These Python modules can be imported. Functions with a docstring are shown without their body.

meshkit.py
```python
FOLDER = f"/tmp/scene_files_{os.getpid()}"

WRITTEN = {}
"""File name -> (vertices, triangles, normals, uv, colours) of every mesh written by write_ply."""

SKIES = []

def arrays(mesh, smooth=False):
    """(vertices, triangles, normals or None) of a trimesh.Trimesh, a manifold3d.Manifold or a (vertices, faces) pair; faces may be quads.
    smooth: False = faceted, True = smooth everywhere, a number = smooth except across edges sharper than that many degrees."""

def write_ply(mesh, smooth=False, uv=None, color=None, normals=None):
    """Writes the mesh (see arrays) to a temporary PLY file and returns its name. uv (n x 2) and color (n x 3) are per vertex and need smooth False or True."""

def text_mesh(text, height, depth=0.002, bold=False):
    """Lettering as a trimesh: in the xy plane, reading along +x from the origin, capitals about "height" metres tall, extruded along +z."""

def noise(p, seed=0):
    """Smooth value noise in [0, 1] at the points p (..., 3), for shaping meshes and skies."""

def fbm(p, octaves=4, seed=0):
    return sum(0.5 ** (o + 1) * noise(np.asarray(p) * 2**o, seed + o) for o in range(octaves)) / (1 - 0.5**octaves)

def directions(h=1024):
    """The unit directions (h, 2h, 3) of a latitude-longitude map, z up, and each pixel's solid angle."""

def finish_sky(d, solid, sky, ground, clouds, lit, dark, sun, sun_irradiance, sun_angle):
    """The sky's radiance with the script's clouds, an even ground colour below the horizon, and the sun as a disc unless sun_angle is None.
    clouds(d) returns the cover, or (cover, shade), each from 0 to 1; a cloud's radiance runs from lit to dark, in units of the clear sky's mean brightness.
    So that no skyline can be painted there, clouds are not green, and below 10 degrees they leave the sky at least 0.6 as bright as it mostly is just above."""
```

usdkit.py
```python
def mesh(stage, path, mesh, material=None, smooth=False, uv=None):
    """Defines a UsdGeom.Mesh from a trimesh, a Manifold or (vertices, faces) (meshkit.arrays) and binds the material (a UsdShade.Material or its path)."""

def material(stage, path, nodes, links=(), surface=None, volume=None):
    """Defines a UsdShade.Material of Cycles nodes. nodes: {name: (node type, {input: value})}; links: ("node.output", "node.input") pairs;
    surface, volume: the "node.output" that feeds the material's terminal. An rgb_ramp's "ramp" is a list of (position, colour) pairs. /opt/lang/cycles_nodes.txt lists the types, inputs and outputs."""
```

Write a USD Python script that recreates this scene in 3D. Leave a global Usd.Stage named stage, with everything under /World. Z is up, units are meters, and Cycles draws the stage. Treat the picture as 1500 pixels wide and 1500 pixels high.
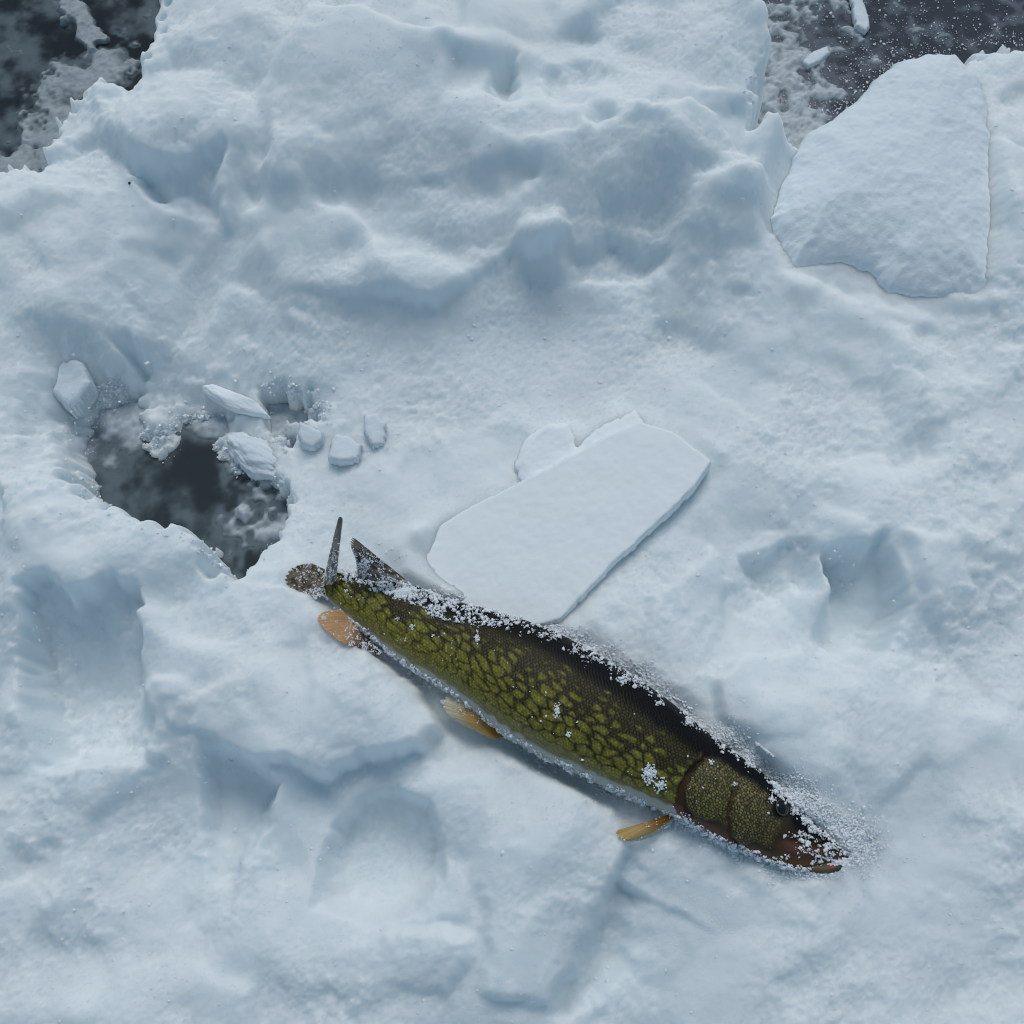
import math, random
import numpy as np, trimesh, usdkit, meshkit
from scipy.interpolate import RBFInterpolator, CubicSpline, PchipInterpolator
from scipy.spatial import cKDTree
from pxr import Usd, UsdGeom, UsdLux, UsdShade, Gf, Sdf, Vt

stage = Usd.Stage.CreateInMemory()
UsdGeom.SetStageUpAxis(stage, 'Z'); UsdGeom.SetStageMetersPerUnit(stage, 1.0)
UsdGeom.Xform.Define(stage, '/World')
RNG = np.random.default_rng(11)

# ------------------------------------------------------------------ camera
TILT, DIST, FOV = 22.0, 0.80, 50.0
th = math.radians(TILT)
CAM = np.array([0, -DIST * math.sin(th), DIST * math.cos(th)])
F = 750 / math.tan(math.radians(FOV / 2))
cam = UsdGeom.Camera.Define(stage, '/World/camera')
cam.CreateHorizontalApertureAttr(24.0); cam.CreateVerticalApertureAttr(24.0)
cam.CreateFocalLengthAttr(24.0 * F / 1500)
cam.CreateClippingRangeAttr((0.02, 1000.0))
cam.AddTranslateOp().Set(Gf.Vec3d(*CAM)); cam.AddRotateXOp().Set(TILT)
cam.CreateExposureAttr(0.04)
RIGHT, UP, FWD = np.array([1., 0, 0]), np.array([0, math.cos(th), math.sin(th)]), np.array([0, math.sin(th), -math.cos(th)])

# ------------------------------------------------------------------ sky and sun: overcast, the brighter part of the sky beyond the far bank
SUN_AZ, SUN_EL = math.radians(3), math.radians(55)       # azimuth = atan2(x, y)
usdkit.material(stage, '/World/Looks/overcast_sky', {
    'sky': ('sky_texture', {'sky_type': 'single_scattering', 'sun_disc': False, 'sun_elevation': SUN_EL, 'sun_rotation': SUN_AZ, 'aerosol_density': 3.0, 'air_density': 1.0, 'ozone_density': 1.0}),
    'cloud': ('mix', {'mix_type': 'mix', 'fac': 0.72, 'color2': (1.60, 2.70, 3.62)}),
    'bg': ('background_shader', {'strength': 0.074})},
    [('sky.color', 'cloud.color1'), ('cloud.color', 'bg.color')], surface='bg.background')
sky = UsdLux.DomeLight.Define(stage, '/World/sky')
UsdShade.MaterialBindingAPI.Apply(sky.GetPrim()).Bind(UsdShade.Material.Get(stage, '/World/Looks/overcast_sky'))
sky.GetPrim().SetCustomDataByKey('kind', 'structure'); sky.GetPrim().SetCustomDataByKey('label', 'pale overcast winter sky above the ice')
sun = UsdLux.DistantLight.Define(stage, '/World/sun')
sun.CreateIntensityAttr(0.34); sun.CreateAngleAttr(27.0); sun.CreateNormalizeAttr(True); sun.CreateColorAttr(Gf.Vec3f(1.0, 0.99, 0.975))
sun.AddRotateZOp().Set(-math.degrees(SUN_AZ)); sun.AddRotateXOp().Set(-(90 - math.degrees(SUN_EL)))

# ------------------------------------------------------------------ helpers
def project(P):
    """Where world points fall in the photograph (1500 px)."""
    d = np.asarray(P, float) - CAM
    w = d @ FWD
    return 750 + F * (d @ RIGHT) / w, 750 - F * (d @ UP) / w

def at(u, v, z=0.0):
    """The point at height z seen at photograph pixel (u, v)."""
    u, v, z = np.broadcast_arrays(np.asarray(u, float), np.asarray(v, float), np.asarray(z, float))
    r = (u - 750)[..., None] / F * RIGHT + (750 - v)[..., None] / F * UP + FWD
    t = (z - CAM[2]) / r[..., 2]
    return CAM + t[..., None] * r

def smooth(x):
    x = np.clip(x, 0, 1); return x * x * (3 - 2 * x)

def n2(u, v, s, seed=0, oct=1):
    p = np.stack([u / s, v / s, np.full_like(u, seed * 7.31)], -1)
    return (meshkit.fbm(p, oct, seed) if oct > 1 else meshkit.noise(p, seed)) - 0.5

def sdist(u, v, poly):
    """Signed distance to a polygon, positive inside."""
    poly = np.asarray(poly, float)
    d2 = np.full(u.shape, 1e18); inside = np.zeros(u.shape, bool)
    for a, b in zip(poly, np.roll(poly, -1, 0)):
        e = b - a
        t = np.clip(((u - a[0]) * e[0] + (v - a[1]) * e[1]) / max(e @ e, 1e-9), 0, 1)
        d2 = np.minimum(d2, (u - a[0] - t * e[0]) ** 2 + (v - a[1] - t * e[1]) ** 2)
        c = (a[1] > v) != (b[1] > v)
        inside ^= c & (u < a[0] + (v - a[1]) * e[0] / (e[1] if e[1] else 1e-9))
    return np.where(inside, 1, -1) * np.sqrt(d2)

def meta(prim, label=None, cat=None, group=None, kind=None):
    prim = prim.GetPrim() if hasattr(prim, 'GetPrim') else prim
    for k, x in (('label', label), ('category', cat), ('group', group), ('kind', kind)):
        if x: prim.SetCustomDataByKey(k, x)
    return prim

USED = {}
def path_for(name, parent='/World'):
    k = (parent, name); n = USED.get(k, 0); USED[k] = n + 1
    return f'{parent}/{name}' if n == 0 else f'{parent}/{name}_{n:03d}'

def build(name, vf, mat, parent='/World', sm=True, col=None, **kw):
    p = path_for(name, parent)
    m = usdkit.mesh(stage, p, vf, mat, smooth=sm)
    if col is not None:
        UsdGeom.PrimvarsAPI(m).CreatePrimvar('tone', Sdf.ValueTypeNames.Color3fArray, 'vertex').Set(Vt.Vec3fArray.FromNumpy(np.asarray(col, np.float32)))
    meta(m, **kw)
    return p

def grid_faces(nu, nv, wrap=False):
    i, j = np.meshgrid(np.arange(nu - 1), np.arange(nv if wrap else nv - 1), indexing='ij')
    j2 = (j + 1) % nv
    q = np.stack([i * nv + j, (i + 1) * nv + j, (i + 1) * nv + j2, i * nv + j2], -1).reshape(-1, 4)
    return np.vstack([q[:, [0, 1, 2]], q[:, [0, 2, 3]]])

# ------------------------------------------------------------------ materials
def mat(name, nodes, links, **kw):
    usdkit.material(stage, '/World/Looks/' + name, nodes, links, **kw); return '/World/Looks/' + name

def snow(name, color, sss=1.0, bump=0.40, scale=900):
    return mat(name, {
        'geo': ('geometry', {}),
        'fine': ('noise_texture', {'scale': scale, 'detail': 3.0, 'roughness': 0.65}),
        'patch': ('noise_texture', {'scale': 14.0, 'detail': 4.0, 'roughness': 0.55}),
        'tint': ('mix', {'mix_type': 'mix', 'color1': color, 'color2': tuple(c * k for c, k in zip(color, (0.955, 0.985, 1.0)))}),
        'bump': ('bump', {'strength': bump, 'distance': 0.0012}),
        'p': ('principled_bsdf', {'roughness': 0.75, 'specular_ior_level': 0.22, 'subsurface_weight': sss, 'subsurface_method': 'random_walk', 'subsurface_scale': 0.0011, 'subsurface_radius': (0.95, 1.0, 1.05)})},
        [('geo.position', 'fine.vector'), ('geo.position', 'patch.vector'), ('patch.fac', 'tint.fac'), ('tint.color', 'p.base_color'), ('fine.fac', 'bump.height'), ('bump.normal', 'p.normal')], surface='p.BSDF')

SNOW = snow('snow', (0.83, 0.89, 0.925))
SNOW_SLAB = snow('packed_snow', (0.91, 0.955, 0.975), sss=0.0, bump=0.18)
SNOW_BLOCK = snow('block_snow', (0.83, 0.89, 0.93), sss=0.0, bump=0.45, scale=700)
SNOW_LUMP = snow('crumbly_snow', (0.78, 0.84, 0.885), sss=0.0, bump=0.5)
CRUMB = mat('snow_crumb', {'p': ('principled_bsdf', {'base_color': (0.84, 0.87, 0.90), 'roughness': 0.5, 'specular_ior_level': 0.4})}, [], surface='p.BSDF')
CRUST = mat('snow_grain', {'p': ('principled_bsdf', {'base_color': (0.76, 0.82, 0.86), 'roughness': 0.3, 'specular_ior_level': 0.6})}, [], surface='p.BSDF')
ICE = mat('wet_ice', {
    'geo': ('geometry', {}), 'fine': ('noise_texture', {'scale': 420.0, 'detail': 4.0}),
    'ramp': ('rgb_ramp', {'ramp': [(0.3, (0.50, 0.56, 0.60)), (0.7, (0.72, 0.77, 0.80))]}),
    'bump': ('bump', {'strength': 0.4, 'distance': 0.0015}),
    'p': ('principled_bsdf', {'roughness': 0.35, 'subsurface_weight': 0.5, 'subsurface_scale': 0.006, 'subsurface_radius': (0.6, 0.9, 1.0)})},
    [('geo.position', 'fine.vector'), ('fine.fac', 'ramp.fac'), ('ramp.color', 'p.base_color'), ('fine.fac', 'bump.height'), ('bump.normal', 'p.normal')], surface='p.BSDF')
WATER = mat('lake_water', {
    'a': ('attribute', {'attribute': 'tone'}), 'geo': ('geometry', {}), 'n': ('noise_texture', {'scale': 60.0, 'detail': 2.0}), 'b': ('bump', {'strength': 0.05, 'distance': 0.002}),
    'p': ('principled_bsdf', {'roughness': 0.08, 'ior': 1.33})},
    [('a.color', 'p.base_color'), ('geo.position', 'n.vector'), ('n.fac', 'b.height'), ('b.normal', 'p.normal')], surface='p.BSDF')
SLUSH = mat('wet_slush', {
    'a': ('attribute', {'attribute': 'tone'}), 'geo': ('geometry', {}), 'n': ('noise_texture', {'scale': 700.0, 'detail': 3.0}), 'b': ('bump', {'strength': 0.4, 'distance': 0.001}),
    'p': ('principled_bsdf', {'roughness': 0.5, 'specular_ior_level': 0.15})},
    [('a.color', 'p.base_color'), ('geo.position', 'n.vector'), ('n.fac', 'b.height'), ('b.normal', 'p.normal')], surface='p.BSDF')

def skin(name, rough=0.42, spec=0.3, trans=0.0):
    nodes = {'a': ('attribute', {'attribute': 'tone'}), 'geo': ('geometry', {}),
             'n': ('noise_texture', {'scale': 1600.0, 'detail': 2.0}), 'b': ('bump', {'strength': 0.2, 'distance': 0.0004}),
             'p': ('principled_bsdf', {'roughness': rough, 'specular_ior_level': spec})}
    links = [('a.color', 'p.base_color'), ('geo.position', 'n.vector'), ('n.fac', 'b.height'), ('b.normal', 'p.normal')]
    out = 'p.BSDF'
    if trans:
        nodes |= {'t': ('translucent_bsdf', {}), 'm': ('mix_closure', {'fac': trans})}
        links += [('a.color', 't.color'), ('p.BSDF', 'm.closure1'), ('t.BSDF', 'm.closure2')]; out = 'm.closure'
    return mat(name, nodes, links, surface=out)
SKIN = skin('fish_skin', 0.5, 0.14); FIN = skin('fish_fin', 0.55, 0.25, 0.35)
EYE = mat('fish_eye', {'p': ('principled_bsdf', {'base_color': (0.006, 0.007, 0.009), 'roughness': 0.12, 'specular_ior_level': 0.45})}, [], surface='p.BSDF')
RING = mat('eye_ring', {'p': ('principled_bsdf', {'base_color': (0.055, 0.060, 0.042), 'roughness': 0.4})}, [], surface='p.BSDF')
DIRT = mat('dark_grit', {'p': ('principled_bsdf', {'base_color': (0.02, 0.018, 0.016), 'roughness': 0.8})}, [], surface='p.BSDF')

# ------------------------------------------------------------------ the snow: broad relief (cm) at photograph pixels
WL = -0.045                                     # lake level
BROAD = np.array([
 (100,230,3.8),(200,130,5.5),(300,50,6.0),(450,80,7.2),(600,100,7.2),(750,50,6.0),(900,50,5.4),(1050,60,5.2),(1050,150,4.8),(860,185,6.6),(850,345,3.0),(850,405,1.7),(930,330,2.8),(1000,200,6.8),(1080,270,4.6),
 (400,240,4.8),(600,240,5.0),(800,290,4.4),(1000,300,3.4),(450,400,2.6),(600,410,2.4),(740,350,3.2),(550,510,-0.6),(800,460,-0.6),(1000,450,0),(700,560,-1.0),(900,560,-0.5),
 (50,330,3.8),(50,450,3.0),(150,400,2.4),(250,330,2.9),(290,460,0.5),(30,590,1.0),(30,680,1.3),(200,520,0.4),(300,540,-1.0),(110,600,-2.2),(170,570,-2.2),(250,600,-3.0),(330,610,-2.8),(50,640,-0.4),(370,570,-1.6),(430,640,-1.8),(520,650,-1.2),(470,740,-0.9),(560,740,-0.3),
 (200,800,2.3),(300,840,2.3),(100,780,2.4),(400,950,2.0),(540,1020,1.0),(700,1000,-0.2),(1000,1160,-0.2),(1200,1260,-0.2),(480,860,0.4),(600,890,0.2),(850,1050,-0.4),
 (830,760,0.2),(1100,600,0.6),(1200,650,0.9),(1350,650,1.2),(1450,540,0.6),(1150,720,1.4),(1300,280,2.0),(1350,500,0.3),(1200,460,0.1),(1490,300,3.2),(1400,60,1.0),
 (1100,860,-0.4),(1270,900,0.4),(1300,740,1.8),(1400,850,1.4),(1450,1000,0.2),(1150,1000,1.0),(1250,1070,1.4),(1400,1110,1.2),(950,950,1.2),(1080,1060,1.6),(1180,1150,1.3),(1280,1230,0.6),
 (100,1000,0.2),(100,1200,-1.0),(100,1400,-1.6),(300,1060,1.6),(330,1200,-0.6),(450,1130,1.5),(560,1270,-0.9),(700,1190,1.5),(850,1200,1.7),(850,1300,1.2),(650,1410,0.9),
 (400,1400,0),(250,1450,-1.4),(900,1400,-1.2),(1000,1310,0),(1100,1400,0.5),(1300,1350,0.9),(1450,1450,0.5),(600,1490,-0.2),(760,1460,0.5),(830,1500,-0.4),
 (1250,-20,1.0),(100,60,0.0),(-200,100,1),(-300,700,1),(-300,1300,0),(100,1750,0),(700,1750,0),(1300,1750,0),(1750,1300,1),(1750,700,1),(1750,200,2),(1250,-300,0),(700,-300,3),(100,-300,0.5)], float)
_rbf = RBFInterpolator(BROAD[:, :2] / 1000, np.where(BROAD[:, 2] > 1, 1.15, 1.0) * BROAD[:, 2] / 100, kernel='thin_plate_spline', smoothing=2e-4)
_gu, _gv = np.meshgrid(np.linspace(-400, 1900, 116), np.linspace(-400, 1900, 116), indexing='ij')
_tab = _rbf(np.stack([_gu.ravel(), _gv.ravel()], 1) / 1000).reshape(_gu.shape)
from scipy.ndimage import map_coordinates, gaussian_filter, gaussian_filter1d, minimum_filter
def broad(u, v):
    a = np.clip((u + 400) / 20, 0, 115); b = np.clip((v + 400) / 20, 0, 115)
    return map_coordinates(_tab, [a, b], order=1, mode='nearest')

# Facets: (polygon, direction in which the fall runs, depth in cm, edge softness in px, profile over the fall)
PIT = [(0, 1), (0.55, 0.85), (1, 0)]            # deepest under the sharp edge, rising away from it
FALL = [(0, 0.18), (0.80, 1), (0.92, 0.75), (1, 0)]
FACE = [(0, 0.35), (0.5, 1), (0.75, 0.8), (1, 0)]
FACETS = [
 ([(30,870),(72,846),(98,850),(112,872),(140,866),(172,846),(206,850),(196,900),(210,955),(222,1050),(215,1120),(60,1130),(20,1000)], (0.15,1), 3.2, 5, FALL),
 ([(280,1090),(330,1096),(372,1106),(412,1150),(405,1190),(345,1300),(300,1300),(283,1200)], (0.25,1), 2.8, 6, FALL),
 ([(480,1230),(505,1180),(540,1160),(580,1160),(622,1180),(642,1225),(648,1290),(600,1350),(455,1340)], (-0.1,1), 2.3, 5, FALL),
 ([(1210,800),(1250,796),(1300,783),(1312,815),(1322,840),(1336,885),(1310,950),(1250,975),(1200,950),(1212,860)], (-0.3,1), 3.2, 5, FALL),
 ([(1080,815),(1130,790),(1196,775),(1212,800),(1205,850),(1180,930),(1080,900)], (-0.2,1), 1.7, 7, FALL),
 ([(163,218),(200,240),(262,240),(330,205),(345,330),(300,330),(205,290)], (0.5,1), 1.5, 8, FACE),
 ([(338,240),(420,262),(560,240),(660,260),(800,232),(800,330),(640,350),(420,345),(350,335)], (0.05,1), 1.5, 12, FACE),
 ([(600,262),(700,236),(798,232),(802,262),(760,300),(640,320)], (0,1), 0.5, 9, PIT),
 ([(735,360),(760,348),(772,380),(812,382),(835,350),(900,330),(1000,380),(950,440),(700,470),(620,462),(680,430),(718,392)], (-0.1,1), 0.8, 10, PIT),
 ([(390,440),(440,432),(540,442),(600,462),(650,455),(720,470),(640,520),(450,500)], (0,1), 0.9, 12, PIT),
 ([(712,130),(722,90),(760,60),(768,100),(775,140),(800,165),(750,170)], (0.3,1), 1.2, 7, PIT),
 ([(790,80),(840,70),(900,85),(880,150),(800,160)], (0.4,1), 0.7, 8, PIT),
 ([(940,230),(1010,190),(1080,210),(1120,270),(1130,340),(1050,360),(960,300)], (-0.2,1), 0.7, 14, FACE),
 ([(190,300),(250,320),(330,330),(345,380),(240,420),(180,380)], (0.1,1), 1.0, 14, FACE),
 ([(155,490),(190,480),(220,520),(215,590),(190,600),(165,560)], (0,1), 1.6, 10, PIT),
 ([(590,985),(612,1005),(650,1075),(610,1100),(640,1125),(760,1100),(740,1070),(650,1025)], (0.6,1), 0.9, 8, PIT),
 ([(1165,395),(1270,390),(1310,432),(1452,442),(1480,480),(1350,470),(1220,460)], (0,1), 1.2, 9, PIT),
 ([(560,1352),(640,1356),(692,1372),(704,1402),(690,1450),(715,1440),(735,1390),(690,1340)], (0.5,1), 0.8, 9, PIT),
 ([(910,1250),(890,1330),(845,1410),(800,1490),(830,1500),(900,1450),(960,1400),(985,1290)], (1,0.5), 1.4, 8, PIT),
 ([(1430,470),(1500,450),(1560,500),(1540,640),(1440,620)], (-0.3,1), 0.9, 25, PIT),
 ([(1360,960),(1440,940),(1500,960),(1480,1060),(1380,1050)], (0,1), 0.9, 30, PIT),
 ([(900,1360),(960,1345),(1040,1370),(1020,1440),(930,1450)], (0,1), 0.9, 25, PIT),
 ([(20,1360),(150,1345),(260,1370),(255,1480),(20,1490)], (0,1), 0.8, 20, PIT),
 ([(360,1400),(440,1390),(500,1420),(470,1480),(370,1480)], (0,1), 0.8, 18, PIT),
]
# Raised plates: (polygon, direction towards the raised edge, height in cm, edge softness)
PLATES = [
 ([(200,905),(300,832),(400,850),(480,872),(560,962),(612,1005),(648,1075),(602,1100),(560,1116),(480,1136),(360,1110),(240,1060)], (0.8,0.6), 1.7, 5),
 ([(118,712),(150,733),(190,748),(240,770),(308,787),(318,822),(350,836),(300,880),(100,860),(0,800),(0,700)], (0.2,-1), 1.0, 5),
 ([(772,205),(850,175),(920,160),(1000,152),(1060,180),(1108,222),(1128,260),(1100,320),(900,330),(790,300)], (0.15,-1), 1.1, 7),
 ([(955,0),(1112,-40),(1108,40),(1118,62),(1110,165),(1040,160),(960,120)], (1,0.1), 0.9, 7),
 ([(250,230),(338,150),(345,335),(325,325)], (0.8,0.3), 0.7, 6),
 ([(395,380),(560,370),(730,345),(740,362),(720,392),(680,430),(620,461),(540,441),(450,431),(392,420)], (0.2,1), 0.9, 7),
 ([(750,350),(772,300),(840,320),(832,352),(812,380),(772,379)], (0.1,1), 1.0, 6),
 ([(640,1110),(780,1110),(900,1190),(930,1235),(905,1290),(850,1400),(805,1480),(700,1460),(720,1330),(650,1230)], (0.9,0.4), 0.9, 8),
 ([(1040,1000),(1085,958),(1180,950),(1260,1000),(1240,1080),(1120,1090),(1060,1060)], (-0.6,-0.8), 0.9, 6),
 ([(560,1354),(640,1356),(692,1372),(702,1402),(660,1460),(480,1440),(470,1380)], (0.6,-0.5), 0.8, 8),
 ([(1320,780),(1420,760),(1500,800),(1500,930),(1400,940),(1345,885)], (-1,-0.2), 0.8, 10),
 ([(940,870),(985,845),(1040,795),(1075,850),(1056,935),(1020,968),(988,1004),(962,975),(944,940)], (0.1,-1), 0.9, 7),
 ([(1310,500),(1440,480),(1440,600),(1330,640),(1290,580)], (-0.4,0.4), 0.7, 16),
]
HOLES = [  # openings down to the lake: outline, edge softness, depth under the lake level
 ([(108,612),(132,588),(172,562),(188,600),(186,628),(212,645),(240,640),(272,612),(318,622),(300,650),(328,674),(378,690),(414,725),(395,770),(362,808),(345,834),(318,822),(308,787),(240,770),(190,748),(150,733),(120,715)], 9, 0.02),
 ([(392,574),(420,566),(474,602),(440,607),(412,604),(425,640),(418,645),(398,610)], 7, 0.015),
 ([(-420,-420),(236,-420),(228,0),(212,48),(196,95),(172,108),(128,112),(104,135),(84,158),(70,210),(48,236),(20,232),(-30,236),(-420,300)], 7, 0.03),
 ([(1112,-420),(1108,10),(1118,62),(1110,166),(1140,160),(1165,188),(1205,176),(1252,146),(1300,100),(1380,78),(1440,58),(1500,64),(1950,40),(1950,-420)], 7, 0.02),
]
SEATS = [([(600,800),(690,740),(800,690),(930,625),(985,640),(1040,690),(1010,730),(900,830),(820,910),(640,880)], 0.2, 40),
         ([(1140,320),(1170,210),(1240,168),(1300,108),(1390,97),(1430,130),(1465,330),(1450,430),(1300,420),(1160,390)], 0.8, 45)]
FILLETS = [([(606,792),(590,808),(600,842),(640,886)], 0.85, 24), ([(655,756),(612,780)], 0.5, 15), ([(650,880),(720,905),(790,925)], 0.5, 16), ([(1462,170),(1476,330),(1462,436)], 1.5, 26), ([(1400,436),(1455,446)], 0.5, 16)]
CALM = [(760,530,330,110,0.75),(1200,1330,330,190,0.75),(830,770,190,120,0.8),(450,730,120,120,0.5),(1200,620,200,90,0.5)]
POND_SHELF = [(70,130),(112,98),(170,85),(196,95),(150,140),(104,200),(96,268),(70,262),(45,232),(0,236),(-60,250),(-60,330),(20,310),(50,236),(60,180)]
def clods(px, py, size, tilt, step, blend, seed):
    """Broken lumps: cells with a tilt and a level of their own, in millimetres."""
    r = np.random.default_rng(seed); ext = 700
    x = px + 0.4 * size * n2(px, py, size * 0.7, seed) + 0.1 * size * n2(px, py, size * 0.2, seed + 1); y = py + 0.4 * size * n2(px, py, size * 0.7, seed + 2) + 0.1 * size * n2(px, py, size * 0.2, seed + 3)
    n = int((2 * ext / size) ** 2 * 1.15); c = r.uniform(-ext, ext, (n, 2)); g = r.normal(0, tilt, (n, 2)); o = r.normal(0, step, n)
    d, k = cKDTree(c).query(np.stack([x, y], 1), k=6)
    w = np.exp(-(d - d[:, :1]) / blend); val = o[k] + g[k][..., 0] * (x[:, None] - c[k][..., 0]) + g[k][..., 1] * (y[:, None] - c[k][..., 1])
    return (val * w).sum(1) / w.sum(1) * (np.maximum(np.abs(px), np.abs(py)) < ext)

def line_of(poly, d, u, v):
    d = np.array(d, float); d /= np.linalg.norm(d)
    k = np.asarray(poly, float) @ d
    return (u * d[0] + v * d[1] - k.min()) / (k.max() - k.min())

def terrain(X, Y):
    """Snow height over the ground plan."""
    shape = X.shape; X, Y = X.ravel(), Y.ravel()
    z = np.zeros_like(X)
    for _ in range(3):
        u, v = project(np.stack([X, Y, z], 1)); z = broad(u, v)
    u, v = project(np.stack([X, Y, z], 1))
    far = smooth((np.maximum(np.abs(u - 750), np.abs(v - 750)) - 900) / 700)
    px, py = X * 1000, Y * 1000                                   # millimetres
    # ragged edges: the outlines are warped by noise
    wu = u + 26 * n2(px, py, 30, 1) + 12 * n2(px, py, 11, 2) + 26 * n2(px, py, 4.5, 3) + 15 * n2(px, py, 2.2, 4)
    wv = v + 26 * n2(px, py, 30, 5) + 12 * n2(px, py, 11, 6) + 26 * n2(px, py, 4.5, 7) + 15 * n2(px, py, 2.2, 8)
    fu = u + 26 * n2(px, py, 30, 1) + 12 * n2(px, py, 11, 2) + 7 * n2(px, py, 4.5, 3) + 4 * n2(px, py, 2.2, 4)
    fv = v + 26 * n2(px, py, 30, 5) + 12 * n2(px, py, 11, 6) + 7 * n2(px, py, 4.5, 7) + 4 * n2(px, py, 2.2, 8)
    def sub(poly, m):
        p = np.asarray(poly); lo, hi = p.min(0) - m, p.max(0) + m
        return np.nonzero((wu > lo[0]) & (wu < hi[0]) & (wv > lo[1]) & (wv < hi[1]))[0]
    h = z.copy()
    calm = np.ones_like(u)
    for cu, cv, ru, rv, k in CALM:
        calm *= 1 - k * np.exp(-((u - cu) / ru) ** 2 - ((v - cv) / rv) ** 2)
    h += calm * (0.012 * n2(px, py, 70, 11, 2) + 0.0045 * n2(px, py, 26, 12, 2))
    h += calm * (clods(px, py, 80, 0.13, 4.5, 8, 51) + (1 - 0.45 * smooth((430 - v) / 80)) * clods(px, py, 34, 0.10, 1.5, 3, 52) + 1.1 * smooth((430 - v) / 80) * clods(px, py, 60, 0.15, 3.0, 4, 53)) / 1000
    for poly, d, amount, soft in PLATES:
        i = sub(poly, 20)
        if len(i):
            s = sdist(fu[i], fv[i], poly)
            h[i] += 1.5 * amount / 100 * smooth(line_of(poly, d, fu[i], fv[i])) * (1 - (1 - np.clip(s / (2.5 * soft), 0, 1)) ** 2)
    for poly, d, amount, soft, prof in FACETS:
        i = sub(poly, 20)
        if len(i):
            s = sdist(fu[i], fv[i], poly); t = line_of(poly, d, fu[i], fv[i])
            x, y = zip(*prof)
            soft = soft * (2.4 if soft >= 12 else 1); soft_here = soft * (1 + 5 * smooth((t - 0.25) / 0.6))
            x_ = np.clip(s / (2.4 * soft_here), 0, 1); m_ = 1 - (1 - x_) ** 2 if soft < 10 else smooth(x_)
            h[i] -= 1.6 * amount / 100 * PchipInterpolator(x, y)(np.clip(t, 0, 1)) * m_
    low = -0.026
    h = np.where(h < low, low + 0.012 * np.tanh((h - low) / 0.012), h)
    after = []
    # openings
    for k, (poly, soft, deep) in enumerate(HOLES):
        i = sub(poly, 60)
        if not len(i): continue
        sd = sdist(wu[i], wv[i], poly)
        if k == 0: soft = soft + 34 * smooth((705 - v[i]) / 50)
        x_ = np.clip((sd + soft) / (2 * soft), 0, 1); m = np.where(soft < 12, 1 - (1 - x_) ** 2.2, smooth(x_))
        h[i] = h[i] * (1 - m) + np.minimum(WL - deep, h[i]) * m
    for line, level, wide in FILLETS:
        q = np.vstack([np.linspace(a_, b_, 12) for a_, b_ in zip(np.array(line[:-1], float), np.array(line[1:], float))]); d_, _ = cKDTree(q).query(np.stack([u, v], 1), distance_upper_bound=wide * 3)
        ok = np.isfinite(d_); after.append((ok, level / 100 * (0.85 + 0.7 * n2(px[ok], py[ok], 22, 93)) * np.exp(-(d_[ok] / wide) ** 2)))
    for poly, level, soft in SEATS:
        i = sub(poly, 60)
        if len(i):
            m = smooth(1 + sdist(u[i], v[i], poly) / soft); h[i] = h[i] * (1 - m) + (level / 100 + 0.15 * (h[i] - level / 100)) * m
    for ok, add in after: h[ok] += add
    # grain
    near_hole = np.exp(-((u - 200) / 190) ** 2 - ((v - 600) / 130) ** 2) + np.exp(-((u - 60) / 130) ** 2 - ((v - 680) / 90) ** 2) + np.exp(-((u - 140) / 130) ** 2 - ((v - 170) / 130) ** 2) + 0.8 * np.exp(-((u - 480) / 90) ** 2 - ((v - 650) / 80) ** 2)
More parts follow.
